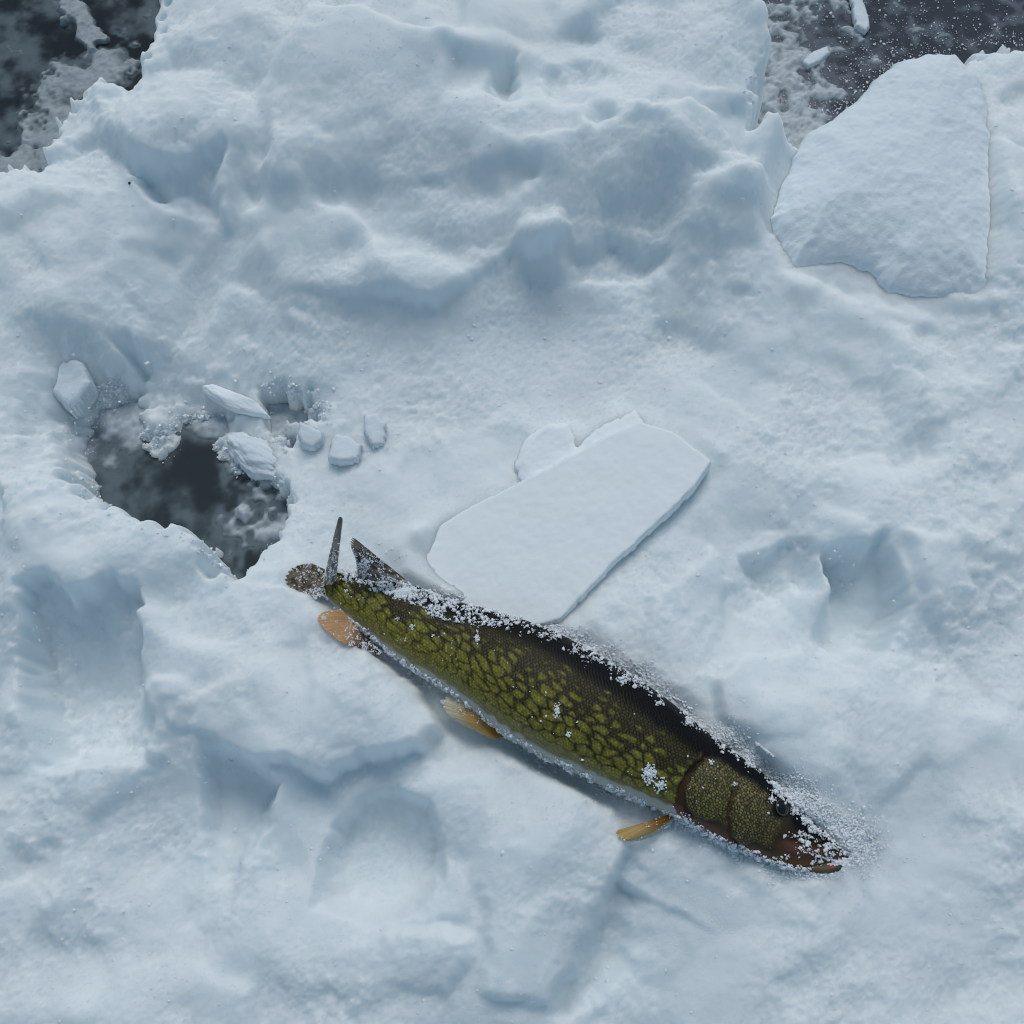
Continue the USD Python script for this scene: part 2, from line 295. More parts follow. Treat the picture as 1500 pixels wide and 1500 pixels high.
    crumbly = np.clip(smooth((n2(px, py, 55, 33, 3) + 0.04) / 0.16) * 0.8 + near_hole, 0, 1) * (0.35 + 0.65 * calm) * (1 - 0.55 * smooth((430 - v) / 80) * (1 - near_hole.clip(0, 1)))
    crumb = np.maximum(meshkit.fbm(np.stack([px / 7, py / 7, 0 * px + 4], -1), 4, 34) - 0.46, -0.03)
    grain = 0.0011 * n2(px, py, 9, 21, 2) * (1 + 1.6 * n2(px, py, 60, 31)) + (0.0009 * n2(px, py, 3.4, 22) + 0.0010 * n2(px, py, 1.8, 23)) * (1 + 2.4 * n2(px, py, 45, 32))
    grain = grain + 0.0105 * crumbly * crumb
    return h.reshape(shape), (grain * (h > WL)).reshape(shape)

def axis(lo, hi, step0, step1, far):
    a = [lo]
    while a[-1] < hi: a.append(a[-1] + step0 + (step1 - step0) * (a[-1] - lo) / (hi - lo))
    s = step1; b = [a[-1]]
    while b[-1] < far: s *= 1.22; b.append(b[-1] + s)
    s = step0; c = [lo]
    while c[-1] > -far: s *= 1.22; c.append(c[-1] - s)
    return np.array(c[:0:-1] + a + b[1:])

# the fish's resting place is pressed into the snow
PAIRS = [((478,836),(476,866)),((505,832),(492,884)),((545,842),(512,906)),((592,852),(545,934)),((650,876),(592,972)),((720,895),(655,1012)),((790,915),(722,1062)),((860,950),(790,1106)),
         ((930,992),(860,1141)),((1000,1042),(930,1172)),((1050,1083),(985,1196)),((1092,1114),(1040,1226)),((1134,1148),(1086,1248)),((1174,1182),(1132,1264)),((1208,1206),(1180,1271)),((1234,1226),(1215,1268)),((1249,1241),(1236,1262)),((1255,1250),(1248,1257))]
FISH_BACK = [p[0] for p in PAIRS]; FISH_BELLY = [p[1] for p in PAIRS]
_zone = FISH_BACK + FISH_BELLY[::-1]
_zone_world = at(np.array(_zone)[:, 0], np.array(_zone)[:, 1], 0.02)[:, :2] * 1000

gx = axis(-0.54, 0.54, 0.00118, 0.00118, 6.0); gy = axis(-0.37, 0.53, 0.00098, 0.00135, 8.0)
GX, GY = np.meshgrid(gx, gy, indexing='ij')
H, GRAIN = terrain(GX, GY)
_belly = at(np.array(FISH_BELLY, float)[:, 0], np.array(FISH_BELLY, float)[:, 1], 0.012)[:, :2] * 1000
_back = at(np.array(FISH_BACK, float)[:, 0], np.array(FISH_BACK, float)[:, 1], 0.022)[:, :2] * 1000
def bed(H, GX, GY):
    """Snow lies level under the fish and banks up against its back."""
    i = (np.abs(GX) < 0.5) & (np.abs(GY) < 0.5)
    x, y = GX[i] * 1000, GY[i] * 1000
    s = sdist(x, y, _zone_world)
    k = smooth(1 + s / 14)
    h = H[i] * (1 - k) + (np.clip(H[i], -0.01, 0.004) * 0.4 - 0.001) * k
    base = np.maximum(h, 0); out = h
    for line, sg, tops, wide in ((_back, 1, [0, 0, 8, 17, 19, 10, 2], 17.0), (_belly, -1, [8, 2, 0, 9, 12, 8, 2], 26.0)):
        q = np.vstack([np.linspace(a, b, 8, endpoint=False) for a, b in zip(line[:-1], line[1:])])
        d, j = cKDTree(q).query(np.stack([x, y], 1))
        t = np.gradient(q, axis=0); n = sg * np.stack([-t[:, 1], t[:, 0]], 1); n /= np.linalg.norm(n, axis=1)[:, None]
        side = ((np.stack([x, y], 1) - q[j]) * n[j]).sum(1)
        top = np.interp(j / len(q), [0, 0.22, 0.4, 0.55, 0.8, 0.93, 1], tops)
        bank = top * (0.75 + 1.2 * n2(x, y, 14, 91, 2)) * np.exp(-np.maximum(side, 0) ** 2 / (2 * wide ** 2)) * smooth((side + 7) / 6) * smooth((60 - d) / 30)
        bank = bank * smooth(bank / 2)
        out = np.where(bank > 0.01, np.maximum(out, bank / 1000 + 0.5 * base), out)
    H[i] = out
    return H
H = gaussian_filter(bed(H, GX, GY), 1.15) + GRAIN
HEIGHT = None
def ground(x, y):
    """Height of the built snow at points."""
    i = np.interp(x, gx, np.arange(len(gx))); j = np.interp(y, gy, np.arange(len(gy)))
    return map_coordinates(H, [np.atleast_1d(i), np.atleast_1d(j)], order=1)
def on_ground(u, v, lift=0.0):
    """The point of the snow seen at a photograph pixel."""
    z = 0.0
    for _ in range(8):
        p = at(u, v, z); z = 0.5 * z + 0.5 * float(ground(p[0], p[1])[0])
    return at(u, v, z) + np.array([0, 0, lift])
build('snow_ground', (np.stack([GX, GY, H], -1).reshape(-1, 3), grid_faces(*GX.shape)), SNOW, kind='structure', label='trampled bluish white snow and slush over the frozen lake')

def lerp(a, b, t):
    return np.asarray(a) * (1 - t)[..., None] + np.asarray(b) * t[..., None]
def slush_level(k, u, v, a, b):
    """Where slush floats: below 0 it hangs under the water, above 0 it stands out; about -1 to 1."""
    z = np.zeros_like(a)
    r = (meshkit.fbm(np.stack([a / 30, b / 30, z + k], -1), 5, 44 + k) - 0.5) * 2.2
    if k == 0:
        r += -0.30 + 0.80 * smooth((645 + 0.12 * (u - 200) - v) / 60 + 0.3) + 0.45 * smooth((150 - u) / 40)
        r += 0.30 * smooth((u - 300) / 60) * smooth((v - 660) / 60) * (1 + 4 * n2(a, b, 5, 47)) + 1.2 * smooth(1 - np.hypot(u - 358, v - 752) / 17 + 0.8 * n2(a, b, 5, 48)) + 1.1 * smooth(1.2 - np.hypot((u - 385) / 62, (v - 692) / 26) + n2(a, b, 6, 49))
    elif k == 3:
        r += -0.40 + 1.15 * smooth(1 + sdist(u + 60 * n2(a, b, 14, 5) + 26 * n2(a, b, 4, 7), v + 60 * n2(a, b, 14, 6) + 26 * n2(a, b, 4, 8), POND_SHELF) / 30) + 0.25 * smooth((v - 120) / 60) * smooth((60 - u) / 60) + 1.4 * smooth(1 + sdist(u + 30 * n2(a, b, 9, 3), v + 30 * n2(a, b, 9, 4), [(88,2),(108,-6),(128,22),(148,50),(152,72),(132,70),(118,58),(110,40),(90,24)]) / 5)
    elif k == 4:
        f = (meshkit.fbm(np.stack([a / 13, b / 13, z], -1), 5, 61) - 0.5) * 2.4
        r = 0.4 * r + f - 0.50 + 0.75 * smooth((1270 - u) / 110) + 0.35 * smooth((v - 70) / 60) * smooth((1330 - u) / 60)
    else:
        r += -0.5
    return r
wv_, wf_, wc_, sv_, sf_, sc_ = [], [], [], [], [], []
def grow(vs, fs, cs, V, Fc, C):
    fs.append(Fc + sum(len(x) for x in vs)); vs.append(V); cs.append(C)
grow(wv_, wf_, wc_, np.array([[-6, -8, WL - 0.006], [6, -8, WL - 0.006], [6, 8, WL - 0.006], [-6, 8, WL - 0.006]], float), np.array([[0, 1, 2], [0, 2, 3]]), np.full((4, 3), 0.03))
HMIN = minimum_filter(H, 9)
for k, poly in ((0, HOLES[0][0] + HOLES[1][0]), (3, HOLES[2][0]), (4, HOLES[3][0])):
    P = np.clip(np.array(poly, float), -90, 1590); W = at(P[:, 0], P[:, 1], WL)[:, :2]; lo, hi = W.min(0) - 0.035, W.max(0) + 0.035
    hi = np.minimum(hi, [9, 0.66])
    X, Y = np.meshgrid(np.arange(lo[0], hi[0], 0.0013), np.arange(lo[1], hi[1], 0.0013), indexing='ij'); X, Y = X.ravel(), Y.ravel(); sh = (len(np.arange(lo[0], hi[0], 0.0013)), len(np.arange(lo[1], hi[1], 0.0013)))
    u, v = project(np.stack([X, Y, np.full_like(X, WL)], 1)); a, b = X * 1000, Y * 1000
    r = slush_level(k, u, v, a, b)
    under = smooth((r + 0.75) / 0.75) ** 2
    deepc = (0.016, 0.021, 0.027) if k == 3 else (0.030, 0.040, 0.046) if k != 4 else (0.048, 0.057, 0.072)
    C = lerp(deepc, (0.125, 0.160, 0.180) if k != 4 else (0.125, 0.145, 0.175), under)
    Fg = grid_faces(*sh)
    zt = WL + 0.0065 * np.clip(r, -1, 1.3) + np.where(r > 0, 0.0012 * n2(a, b, 2.5, 71) + 0.0022 * n2(a, b, 6, 72, 2), 0) - 0.0004
    covered = (HMIN[np.clip(np.searchsorted(gx, X), 0, len(gx) - 1), np.clip(np.searchsorted(gy, Y), 0, len(gy) - 1)] > WL + 0.010)
    def cut(V, C, keep, into):
        f = Fg[keep[Fg].any(1)]; used, inv = np.unique(f, return_inverse=True); grow(*into, V[used], inv.reshape(-1, 3), C[used])
    cut(np.stack([X, Y, np.full_like(X, WL)], 1), C, ~covered, (wv_, wf_, wc_))
    t = smooth(r / 0.55) * (0.85 + 0.5 * n2(a, b, 3, 73) * 1.2)
    cut(np.stack([X, Y, zt], 1), lerp((0.11, 0.145, 0.165), (0.40, 0.45, 0.48) if k == 3 else (0.58, 0.63, 0.67), np.clip(t, 0, 1)), ~covered & (r > -0.06), (sv_, sf_, sc_))
build('water', (np.vstack(wv_), np.vstack(wf_)), WATER, sm=False, col=np.vstack(wc_), kind='structure', label='dark grey lake water with slush hanging in it, seen in the openings of the ice')
build('slush', (np.vstack(sv_), np.vstack(sf_)), SLUSH, col=np.vstack(sc_), kind='stuff', label='grey half melted slush floating at the rims of the dark openings', cat='slush')

# ------------------------------------------------------------------ loose slabs and lumps of snow
RIMS = []
def slab(name, poly, z, thick, round_px, material, tilt=(0, 0), deep=0.0, rough=0.0006, step=0.0012, seed=0, warp=6, **kw):
    """A loose slab with rounded edges; poly is its outline at photograph pixels, z the height of its middle."""
    P = at(np.array(poly, float)[:, 0], np.array(poly, float)[:, 1], z)[:, :2]
    c = P.mean(0); lo, hi = P.min(0) - 0.004, P.max(0) + 0.004
    x, y = np.arange(lo[0], hi[0], step), np.arange(lo[1], hi[1], step)
    X, Y = np.meshgrid(x, y, indexing='ij'); a, b = X * 1000, Y * 1000
    wa = a + warp * 0.5 * (n2(a, b, 14, seed + 1) + 0.6 * n2(a, b, 5, seed + 2) + 0.35 * n2(a, b, 2.2, seed + 5)); wb_ = b + warp * 0.5 * (n2(a, b, 14, seed + 3) + 0.6 * n2(a, b, 5, seed + 4) + 0.35 * n2(a, b, 2.2, seed + 6))
    s = sdist(wa, wb_, P * 1000)
    t = np.clip(s / (round_px * 0.5), 0, 1); prof = np.sqrt(np.clip(1 - (1 - t) ** 2.2, 0, 1))
    rel = rough * (2.2 * n2(a, b, 16, seed + 7, 2) * 2 + 1.2 * n2(a, b, 4, seed + 8) + 0.7 * n2(a, b, 1.8, seed + 9))
    plane = z + tilt[0] * (X - c[0]) + tilt[1] * (Y - c[1])
    top, bot = plane + thick * 0.5 * prof + rel, plane - (thick * 0.5 + deep) * prof ** 0.6
    ok = (s[:-1, :-1] > 0) & (s[1:, :-1] > 0) & (s[1:, 1:] > 0) & (s[:-1, 1:] > 0)
    i, j = np.nonzero(ok); ny = len(y); n = X.size
    q = np.stack([i * ny + j, (i + 1) * ny + j, (i + 1) * ny + j + 1, i * ny + j + 1], 1)
    e = {}
    for f in q:
        for k in range(4):
            a_, b_ = int(f[k]), int(f[(k + 1) % 4])
            if (b_, a_) in e: del e[(b_, a_)]
            else: e[(a_, b_)] = 1
    side = np.array([(b_, a_, a_ + n, b_ + n) for a_, b_ in e]).reshape(-1, 4)
    Q = np.vstack([q, q[:, ::-1] + n, side])
    V = np.vstack([np.stack([X, Y, top], -1).reshape(-1, 3), np.stack([X, Y, bot], -1).reshape(-1, 3)])
    used, inv = np.unique(Q, return_inverse=True)
    rim = np.nonzero((s.ravel() > -0.5) & (s.ravel() < 5))[0]; RIMS.append(np.stack([X.ravel()[rim], Y.ravel()[rim]], 1))
    build(name, (V[used], inv.reshape(Q.shape)), material, **kw)

def lump(name, u, v, lift, size, rot, seed, material, cuts=9, rough=0.08, sub=4, soften=0.7, **kw):
    """A broken lump: a rounded ball cut by planes, with a crumbly surface; size in metres (half axes), rot about the vertical in degrees."""
    r = np.random.default_rng(seed)
    m = trimesh.creation.icosphere(subdivisions=sub); V = np.array(m.vertices)
    for _ in range(cuts):
        d = r.normal(size=3); d /= np.linalg.norm(d); k = r.uniform(0.55, 0.85)
        over = V @ d - k
        V = V - np.where(over > 0, over * soften, 0)[:, None] * d
    nn = np.array(m.vertices)
    V = V * (1 + rough * 3 * (meshkit.fbm(nn * 2.3 + seed, 4, seed) - 0.5) + rough * 0.9 * (meshkit.noise(nn * 13 + seed, seed) - 0.5))[:, None]
    V = V * np.array(size); a = math.radians(rot)
    V = V @ np.array([[math.cos(a), math.sin(a), 0], [-math.sin(a), math.cos(a), 0], [0, 0, 1]])
    build(name, (V + on_ground(u, v, lift), np.array(m.faces)), material, **kw)

slab('snow_slab', [(585,800),(640,768),(690,740),(800,688),(880,648),(932,624),(985,640),(1042,688),(1012,728),(900,832),(822,912),(760,930),(640,890)], 0.0036, 0.013, 6, SNOW_SLAB, tilt=(0.072, 0.0), deep=0.03, seed=60, warp=3, rough=0.0003,
     label='large smooth flat slab of pale snow lying behind the middle of the fish', cat='snow slab')
slab('snow_boulder', [(1120,330),(1136,290),(1172,212),(1240,166),(1300,106),(1350,92),(1392,94),(1432,130),(1458,215),(1472,330),(1458,440),(1380,440),(1300,430),(1272,402),(1225,388),(1160,398)], 0.007, 0.066, 190, SNOW_BLOCK, tilt=(-0.03, 0.04), deep=0.02, seed=70, warp=7, rough=0.0008,
     label='big rounded block of snow at the right under the grey ice, the largest block', cat='snow block')
slab('snow_plate', [(752,685),(765,645),(800,618),(836,624),(846,655),(880,622),(930,600),(960,640),(900,700),(780,740)], -0.0005, 0.011, 18, SNOW_SLAB, tilt=(0, 0.0), deep=0.02, seed=75,
     label='thin broken plate of snow sticking out from under the upper edge of the smooth slab', cat='snow plate')
lump('ice_chunk', 350, 592, 0.004, (0.031, 0.0085, 0.008), -24, 3, SNOW_SLAB, label='long finger shaped piece of white ice leaning over the dark hole', cat='ice chunk')
slab('ice_chunk', [(482,650),(490,636),(515,640),(534,655),(528,678),(500,684),(480,676)], float(on_ground(505,658)[2]) + 0.003, 0.012, 9, SNOW_LUMP, tilt=(0.05,-0.1), deep=0.008, seed=505, warp=4, rough=0.0007, label='rounded square white ice chunk, the biggest of the small ones right of the hole', cat='ice chunk')
slab('ice_chunk', [(533,612),(552,606),(568,622),(564,652),(546,658),(534,640)], float(on_ground(550,632)[2]) + 0.003, 0.01, 10, SNOW_LUMP, tilt=(-0.1,0), deep=0.008, seed=550, warp=4, rough=0.0007, label='pale rounded ice chunk farthest right of the hole, half sunk in snow', cat='ice chunk')
slab('ice_chunk', [(440,618),(452,624),(474,634),(476,650),(462,662),(442,654),(436,640)], float(on_ground(455,638)[2]) + 0.003, 0.012, 8, SNOW_LUMP, tilt=(0.1,0.2), deep=0.008, seed=455, warp=4, rough=0.0007, label='small angular white ice chunk between the dark crevice and the rounded square chunk', cat='ice chunk')
slab('ice_chunk', [(88,545),(105,527),(130,540),(138,568),(118,594),(98,600),(78,580)], float(on_ground(110,565)[2]) + 0.003, 0.018, 12, SNOW_LUMP, tilt=(0.05,0.25), deep=0.008, seed=110, warp=4, rough=0.0007, label='smooth upright block of pale snow standing at the left end of the hole', cat='ice chunk')
lump('slush_lump', 385, 668, -0.003, (0.034, 0.017, 0.012), -22, 15, SNOW_LUMP, cuts=4, soften=0.5, rough=0.16, label='crumbly lump of slush lying at the right rim of the hole beside dark water', cat='slush lump')

# ------------------------------------------------------------------ the fish
def vnormals(V, Fc):
    n = np.zeros_like(V); c = np.cross(V[Fc[:, 1]] - V[Fc[:, 0]], V[Fc[:, 2]] - V[Fc[:, 0]])
    for k in range(3): np.add.at(n, Fc[:, k], c)
    return n / np.maximum(np.linalg.norm(n, axis=1), 1e-12)[:, None]

D_, B_ = np.array(FISH_BACK, float), np.array(FISH_BELLY, float)
mid = (D_ + B_) / 2; arc = np.r_[0, np.cumsum(np.linalg.norm(np.diff(mid, axis=0), axis=1))]; arc /= arc[-1]
NS = 820
tt = np.linspace(0, 1, NS); fD, fB = CubicSpline(arc, D_), CubicSpline(arc, B_)
Dp, Bp = gaussian_filter(fD(tt), (6, 0), mode='nearest'), gaussian_filter(fB(tt), (6, 0), mode='nearest')
half = at(Dp[:, 0], Dp[:, 1], 0.02) - at(Bp[:, 0], Bp[:, 1], 0.02); A = np.linalg.norm(half[:, :2], axis=1) / 2
A *= 1 - 0.0 * tt
flat = PchipInterpolator([0, 0.05, 0.2, 0.5, 0.75, 0.86, 0.93, 1], [0.60, 0.62, 0.68, 0.72, 0.72, 0.66, 0.58, 0.60])(tt)
A0 = A.copy(); Bv = A0 * flat
zc = gaussian_filter1d(Bv - 0.004 + np.interp(tt, [0, 0.08, 0.25, 1], [0.006, 0.004, 0, 0.0]), 8)
C3 = at((Dp[:, 0] + Bp[:, 0]) / 2, (Dp[:, 1] + Bp[:, 1]) / 2, zc)
tan = np.gradient(C3, axis=0); tan[:, 2] *= 0.5; tan /= np.linalg.norm(tan, axis=1)[:, None]
e1 = np.stack([-tan[:, 1], tan[:, 0], 0 * tan[:, 0]], 1); e1 /= np.linalg.norm(e1, axis=1)[:, None]   # towards the back
e2 = np.cross(tan, e1); e2 *= np.sign(e2[:, 2])[:, None]
phi = np.r_[np.linspace(-0.9, 3.75, 252), np.linspace(3.75, 2 * np.pi - 0.9, 28)[1:-1]]
cp, sp = np.cos(phi), np.sin(phi)
cs, ss = np.sign(cp) * np.abs(cp) ** 0.95, np.sign(sp) * np.abs(sp) ** 0.95
def rings(A, C): return C[:, None] + A[:, None, None] * cs[None, :, None] * e1[:, None] + Bv[:, None, None] * ss[None, :, None] * e2[:, None]
for _ in range(4):                              # the outline seen must run along the photographed back and belly
    P = rings(A, C3); u, v = project(P.reshape(-1, 3)); u, v = u.reshape(P.shape[:2]), v.reshape(P.shape[:2])
    ax = Dp - Bp; L = np.linalg.norm(ax, axis=1); ax /= L[:, None]
    k = (u - Bp[:, :1]) * ax[:, :1] + (v - Bp[:, 1:]) * ax[:, 1:]
    lo, hi = k.min(1), k.max(1); px_m = A * 2 / (hi - lo)
    A = gaussian_filter1d(np.maximum(A * (0.4 + 0.6 * L / (hi - lo)), 0.0008), 5); C3 = C3 + gaussian_filter1d((L / 2 - (lo + hi) / 2) * px_m, 5)[:, None] * e1
BODY = rings(A, C3); NP = len(phi)
u, v = project(BODY.reshape(-1, 3)); U, Vv = u.reshape(NS, NP), v.reshape(NS, NP)
Q = np.clip(((U - Bp[:, :1]) * ax[:, :1] + (Vv - Bp[:, 1:]) * ax[:, 1:]) / L[:, None], 0, 1); Q = 1 - Q   # 0 back, 1 belly
upper = ((phi > -0.5) & (phi < 3.6))[None, :]
S = np.r_[0, np.cumsum(np.linalg.norm(np.diff(C3, axis=0), axis=1))] * 1000                                # mm along the body
step = np.linalg.norm(np.diff(BODY, axis=1), axis=2) * 1000
G = np.concatenate([np.zeros((NS, 1)), np.cumsum(step, 1)], 1); zero = np.argmin(np.abs(phi - 2.9)); G = G - G[:, zero:zero + 1]   # mm round the body from the belly edge
Sg = np.broadcast_to(S[:, None], G.shape); q, sx, gy_ = Q.ravel(), Sg.ravel(), -G.ravel()
T = np.broadcast_to(tt[:, None], G.shape).ravel(); u, v = U.ravel(), Vv.ravel()

def cells(x, y, px_, py_, jitter, seed):
    """Distances (nearest, second) to staggered jittered points, in cell units, and the nearest cell's number."""
    r = np.random.default_rng(seed); x, y = x / px_, y / py_
    i, j = np.meshgrid(np.arange(int(x.min()) - 2, int(x.max()) + 3), np.arange(int(y.min()) - 2, int(y.max()) + 3), indexing='ij')
    c = np.stack([i + 0.5 * (j % 2), j], -1).reshape(-1, 2).astype(float); c += r.uniform(-jitter, jitter, c.shape)
    d, k = cKDTree(c).query(np.stack([x, y], 1), k=2, workers=-1)
    return d[:, 0], d[:, 1], k[:, 0], c
def nz(a, b, s_, seed): return meshkit.noise(np.stack([a / s_, b / s_, 0 * a + seed * 3.7], -1), seed) - 0.5
# scales: rows along the flank, finer on the cheek
head = smooth((T - 0.735) / 0.02)
wsx, wsy = sx + 1.3 * nz(sx, gy_, 5, 70) + 0.7 * nz(sx, gy_, 2, 71), gy_ + 1.3 * nz(sx, gy_, 5, 72) + 0.7 * nz(sx, gy_, 2, 73)
d1, d2, ck, cc = cells(wsx, wsy, 2.35, 1.8, 0.22, 5)
scale = smooth((d2 - d1) / 0.55); tone1 = np.random.default_rng(8).uniform(0.45, 1.35, len(cc))[ck]
h1, h2, hk, hc = cells(wsx + 0.25 * wsy + 1.2 * nz(sx, gy_, 4, 74), wsy + 1.2 * nz(sx, gy_, 4, 75), 2.0, 1.6, 0.38, 6)
hscale = smooth((h2 - h1) / 0.5); tone2 = np.random.default_rng(9).uniform(0.35, 1.35, len(hc))[hk]
# chain marks: yellow green ovals in a dark net
wx = sx + 6 * nz(sx, gy_, 12, 3) + 2 * nz(sx, gy_, 4, 4); wy = gy_ + 5 * nz(sx, gy_, 14, 5) + 1.6 * nz(sx, gy_, 4, 6)
slant = wx + 0.55 * wy
w1, w2, wk, wcn = cells(slant, wy * (1 - 0.12 * smooth((sx - 120) / 150)), 11.5, 5.4, 0.37, 7)
net = w2 - w1
cut_tail = 1 - smooth((T - 0.2) / 0.25)
bias = np.interp(q, [0, 0.20, 0.32, 0.46, 0.60, 0.75, 0.9, 1], [-1.0, -0.9, -0.50, -0.20, -0.02, 0.12, 0.22, 0.3]) - 0.30 * smooth((T - 0.42) / 0.25) * smooth((0.72 - q) / 0.25) + 0.14 * cut_tail * smooth((q - 0.12) / 0.2)
bars = 0.16 * np.sin(sx / 5.4 + 2.2 * nz(sx, gy_, 14, 9)) * smooth((0.7 - q) / 0.3)
yel = smooth((net + bias * 0.75 + bars - 0.10 + 0.06 + 0.22 * nz(sx, gy_, 2.6, 11) + 0.16 * nz(sx, gy_, 1.2, 12)) / 0.42)
yel = yel * smooth((q - 0.13) / 0.12)
specks = smooth((scale - 0.45) / 0.4) * smooth((q - 0.15) / 0.13) * smooth((0.80 - q) / 0.2)              # light dot in each dark scale
dark = np.array([0.020, 0.019, 0.010]); yellow = np.array([0.275, 0.26, 0.048]); olive = np.array([0.12, 0.112, 0.035]); black = np.array([0.0045, 0.005, 0.0058])
col = lerp(dark, np.array([0.085, 0.074, 0.030]), specks * 0.85 * tone1 * (1 - 0.3 * yel))
ycol = lerp(yellow, np.array([0.27, 0.245, 0.07]), np.clip(0.5 + 2.2 * nz(sx, gy_, 5, 13), 0, 1) * smooth((q - 0.6) / 0.3)) * (0.55 + 0.45 * scale * tone1)[:, None] * (0.85 + 0.7 * nz(sx, gy_, 1.3, 14))[:, None]
col = lerp(col, ycol, yel)
fade = smooth((T - 0.55) / 0.15) * smooth((q - 0.55) / 0.2)
col = lerp(col, olive * 1.1, 0.45 * fade * (1 - yel))
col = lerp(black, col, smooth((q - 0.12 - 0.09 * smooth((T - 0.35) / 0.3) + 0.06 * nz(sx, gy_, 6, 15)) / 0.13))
col = lerp(col, np.array([0.30, 0.28, 0.15]), 0.55 * smooth((q - 0.80 + 0.05 * nz(sx, gy_, 4, 18)) / 0.12))
belly = smooth((q - 0.915 + 0.03 * smooth((T - 0.45) / 0.2) + 0.05 * nz(sx, gy_, 5, 16)) / 0.035)
col = lerp(col, np.array([0.46, 0.45, 0.42]) * 1.0, belly)
# head
def ell(cx, cy, a, b, deg, sq=2.0):
    r_ = math.radians(deg); x, y = (u - cx) * math.cos(r_) + (v - cy) * math.sin(r_), -(u - cx) * math.sin(r_) + (v - cy) * math.cos(r_)
    return (np.abs(x / a) ** sq + np.abs(y / b) ** sq) ** (1 / sq) + 0.22 * nz(sx, gy_, 7, 60) + 0.10 * nz(sx, gy_, 2.5, 61)
up = np.broadcast_to(upper, G.shape).ravel()
op, ch, ey = ell(1041, 1156, 36, 47, 22, 2.3), ell(1097, 1184, 27, 49, 8, 2.3), ell(1142, 1184, 13, 12, 0)
gill = ell(1026, 1152, 31, 51, 24, 2.2)
rim = smooth((0.745 - T) / 0.02)
hcol = lerp(np.array([0.020, 0.016, 0.010]), np.array([0.055, 0.042, 0.020]), 0.5 + 0.8 * nz(sx, gy_, 6, 20))
brown = np.array([0.105, 0.046, 0.030]); pink = np.array([0.26, 0.15, 0.12])
snout = smooth((T - 0.855) / 0.03)
sn = lerp(np.array([0.020, 0.014, 0.010]), brown, smooth((q - 0.38 + 0.2 * nz(sx, gy_ * 3, 12, 21)) / 0.3))
sn = lerp(sn, np.array([0.15, 0.085, 0.06]), 0.75 * smooth(1 - np.abs(q - 0.66 - 0.05 * nz(sx, gy_, 8, 22)) / 0.10) * (0.5 + 1.6 * nz(sx * 0.4, gy_ * 2, 3, 23)).clip(0, 1))
sn = lerp(sn, np.array([0.13, 0.075, 0.025]), 0.7 * smooth(1 - np.abs(q - 0.86) / 0.12))
hcol = lerp(hcol, sn, snout)
hcol = lerp(hcol, np.array([0.16, 0.085, 0.065]), smooth((q - 0.80) / 0.12) * (1 - snout) * 0.8)
lights = lerp(np.array([0.026, 0.024, 0.014]), np.array([0.27, 0.235, 0.095]), hscale ** 1.5 * np.clip(tone2, 0, 1.25) * 0.85)
green = lerp(lights, np.array([0.20, 0.21, 0.05]), 0.55 * smooth(1 - np.hypot(u - 1040, v - 1188) / 34) * hscale)
hcol = lerp(hcol, lights, 0.6 * smooth((q - 0.16) / 0.1) * smooth((0.84 - q) / 0.1) * smooth((0.862 - T) / 0.012))
hcol = lerp(hcol, green, smooth((1.06 - op) / 0.22)); hcol = lerp(hcol, lights, smooth((1.06 - ch) / 0.2))
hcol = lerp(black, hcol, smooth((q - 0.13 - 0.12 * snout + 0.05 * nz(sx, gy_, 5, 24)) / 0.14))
hcol = lerp(hcol, np.array([0.33, 0.30, 0.27]), smooth((q - 0.94) / 0.04) * (1 - snout))
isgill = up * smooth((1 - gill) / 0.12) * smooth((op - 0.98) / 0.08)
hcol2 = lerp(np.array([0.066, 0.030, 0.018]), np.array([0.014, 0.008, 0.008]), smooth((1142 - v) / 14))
headm = np.maximum(head, 0)
edge = np.maximum(up * smooth((1.06 - np.minimum(op, gill)) / 0.05), smooth((sx - np.interp(0.742, tt, S) - 10 * np.sin(np.clip(q, 0, 1) * np.pi) * -1 + 3) / 2.5))
col = lerp(col, hcol, edge)
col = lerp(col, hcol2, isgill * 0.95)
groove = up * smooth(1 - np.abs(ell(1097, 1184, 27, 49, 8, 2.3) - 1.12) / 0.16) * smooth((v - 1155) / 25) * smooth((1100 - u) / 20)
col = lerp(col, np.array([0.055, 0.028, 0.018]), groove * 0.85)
col = lerp(col, np.array([0.008, 0.008, 0.008]), up * smooth((1.25 - ey) / 0.3))
relief = 0.00028 * scale * (1 - edge) * smooth((0.96 - q) / 0.05) * smooth((q - 0.03) / 0.05)
relief = relief + 0.00045 * hscale * edge * np.maximum(smooth((1.0 - op) / 0.1), smooth((1 - ch) / 0.1))
relief = relief + up * (0.0030 * np.sqrt(np.clip(1 - op ** 2, 0, 1)) * 0.8 + 0.0040 * np.sqrt(np.clip(1 - ch ** 2, 0, 1)) * 0.8) - 0.0016 * isgill - 0.0010 * groove
relief = relief + up * 0.0022 * np.sqrt(np.clip(1 - (ey / 1.35) ** 2, 0, 1)) + 0.0006 * snout * np.cos(gy_ / 1.9) * smooth((q - 0.3) / 0.2) + 0.0004 * nz(sx, gy_, 5, 25)
Fb = grid_faces(NS, NP, wrap=True)
V0 = BODY.reshape(-1, 3); N0 = vnormals(V0, Fb)
if N0[NP * 400 + 100, 2] < 0: Fb = Fb[:, ::-1]; N0 = -N0
relief = relief * smooth(np.minimum(T / 0.02, (1 - T) / 0.03))
V1 = V0 + N0 * relief[:, None]
ends = np.vstack([C3[0] - tan[0] * 0.001, C3[-1] + tan[-1] * 0.002]); n0 = len(V1)
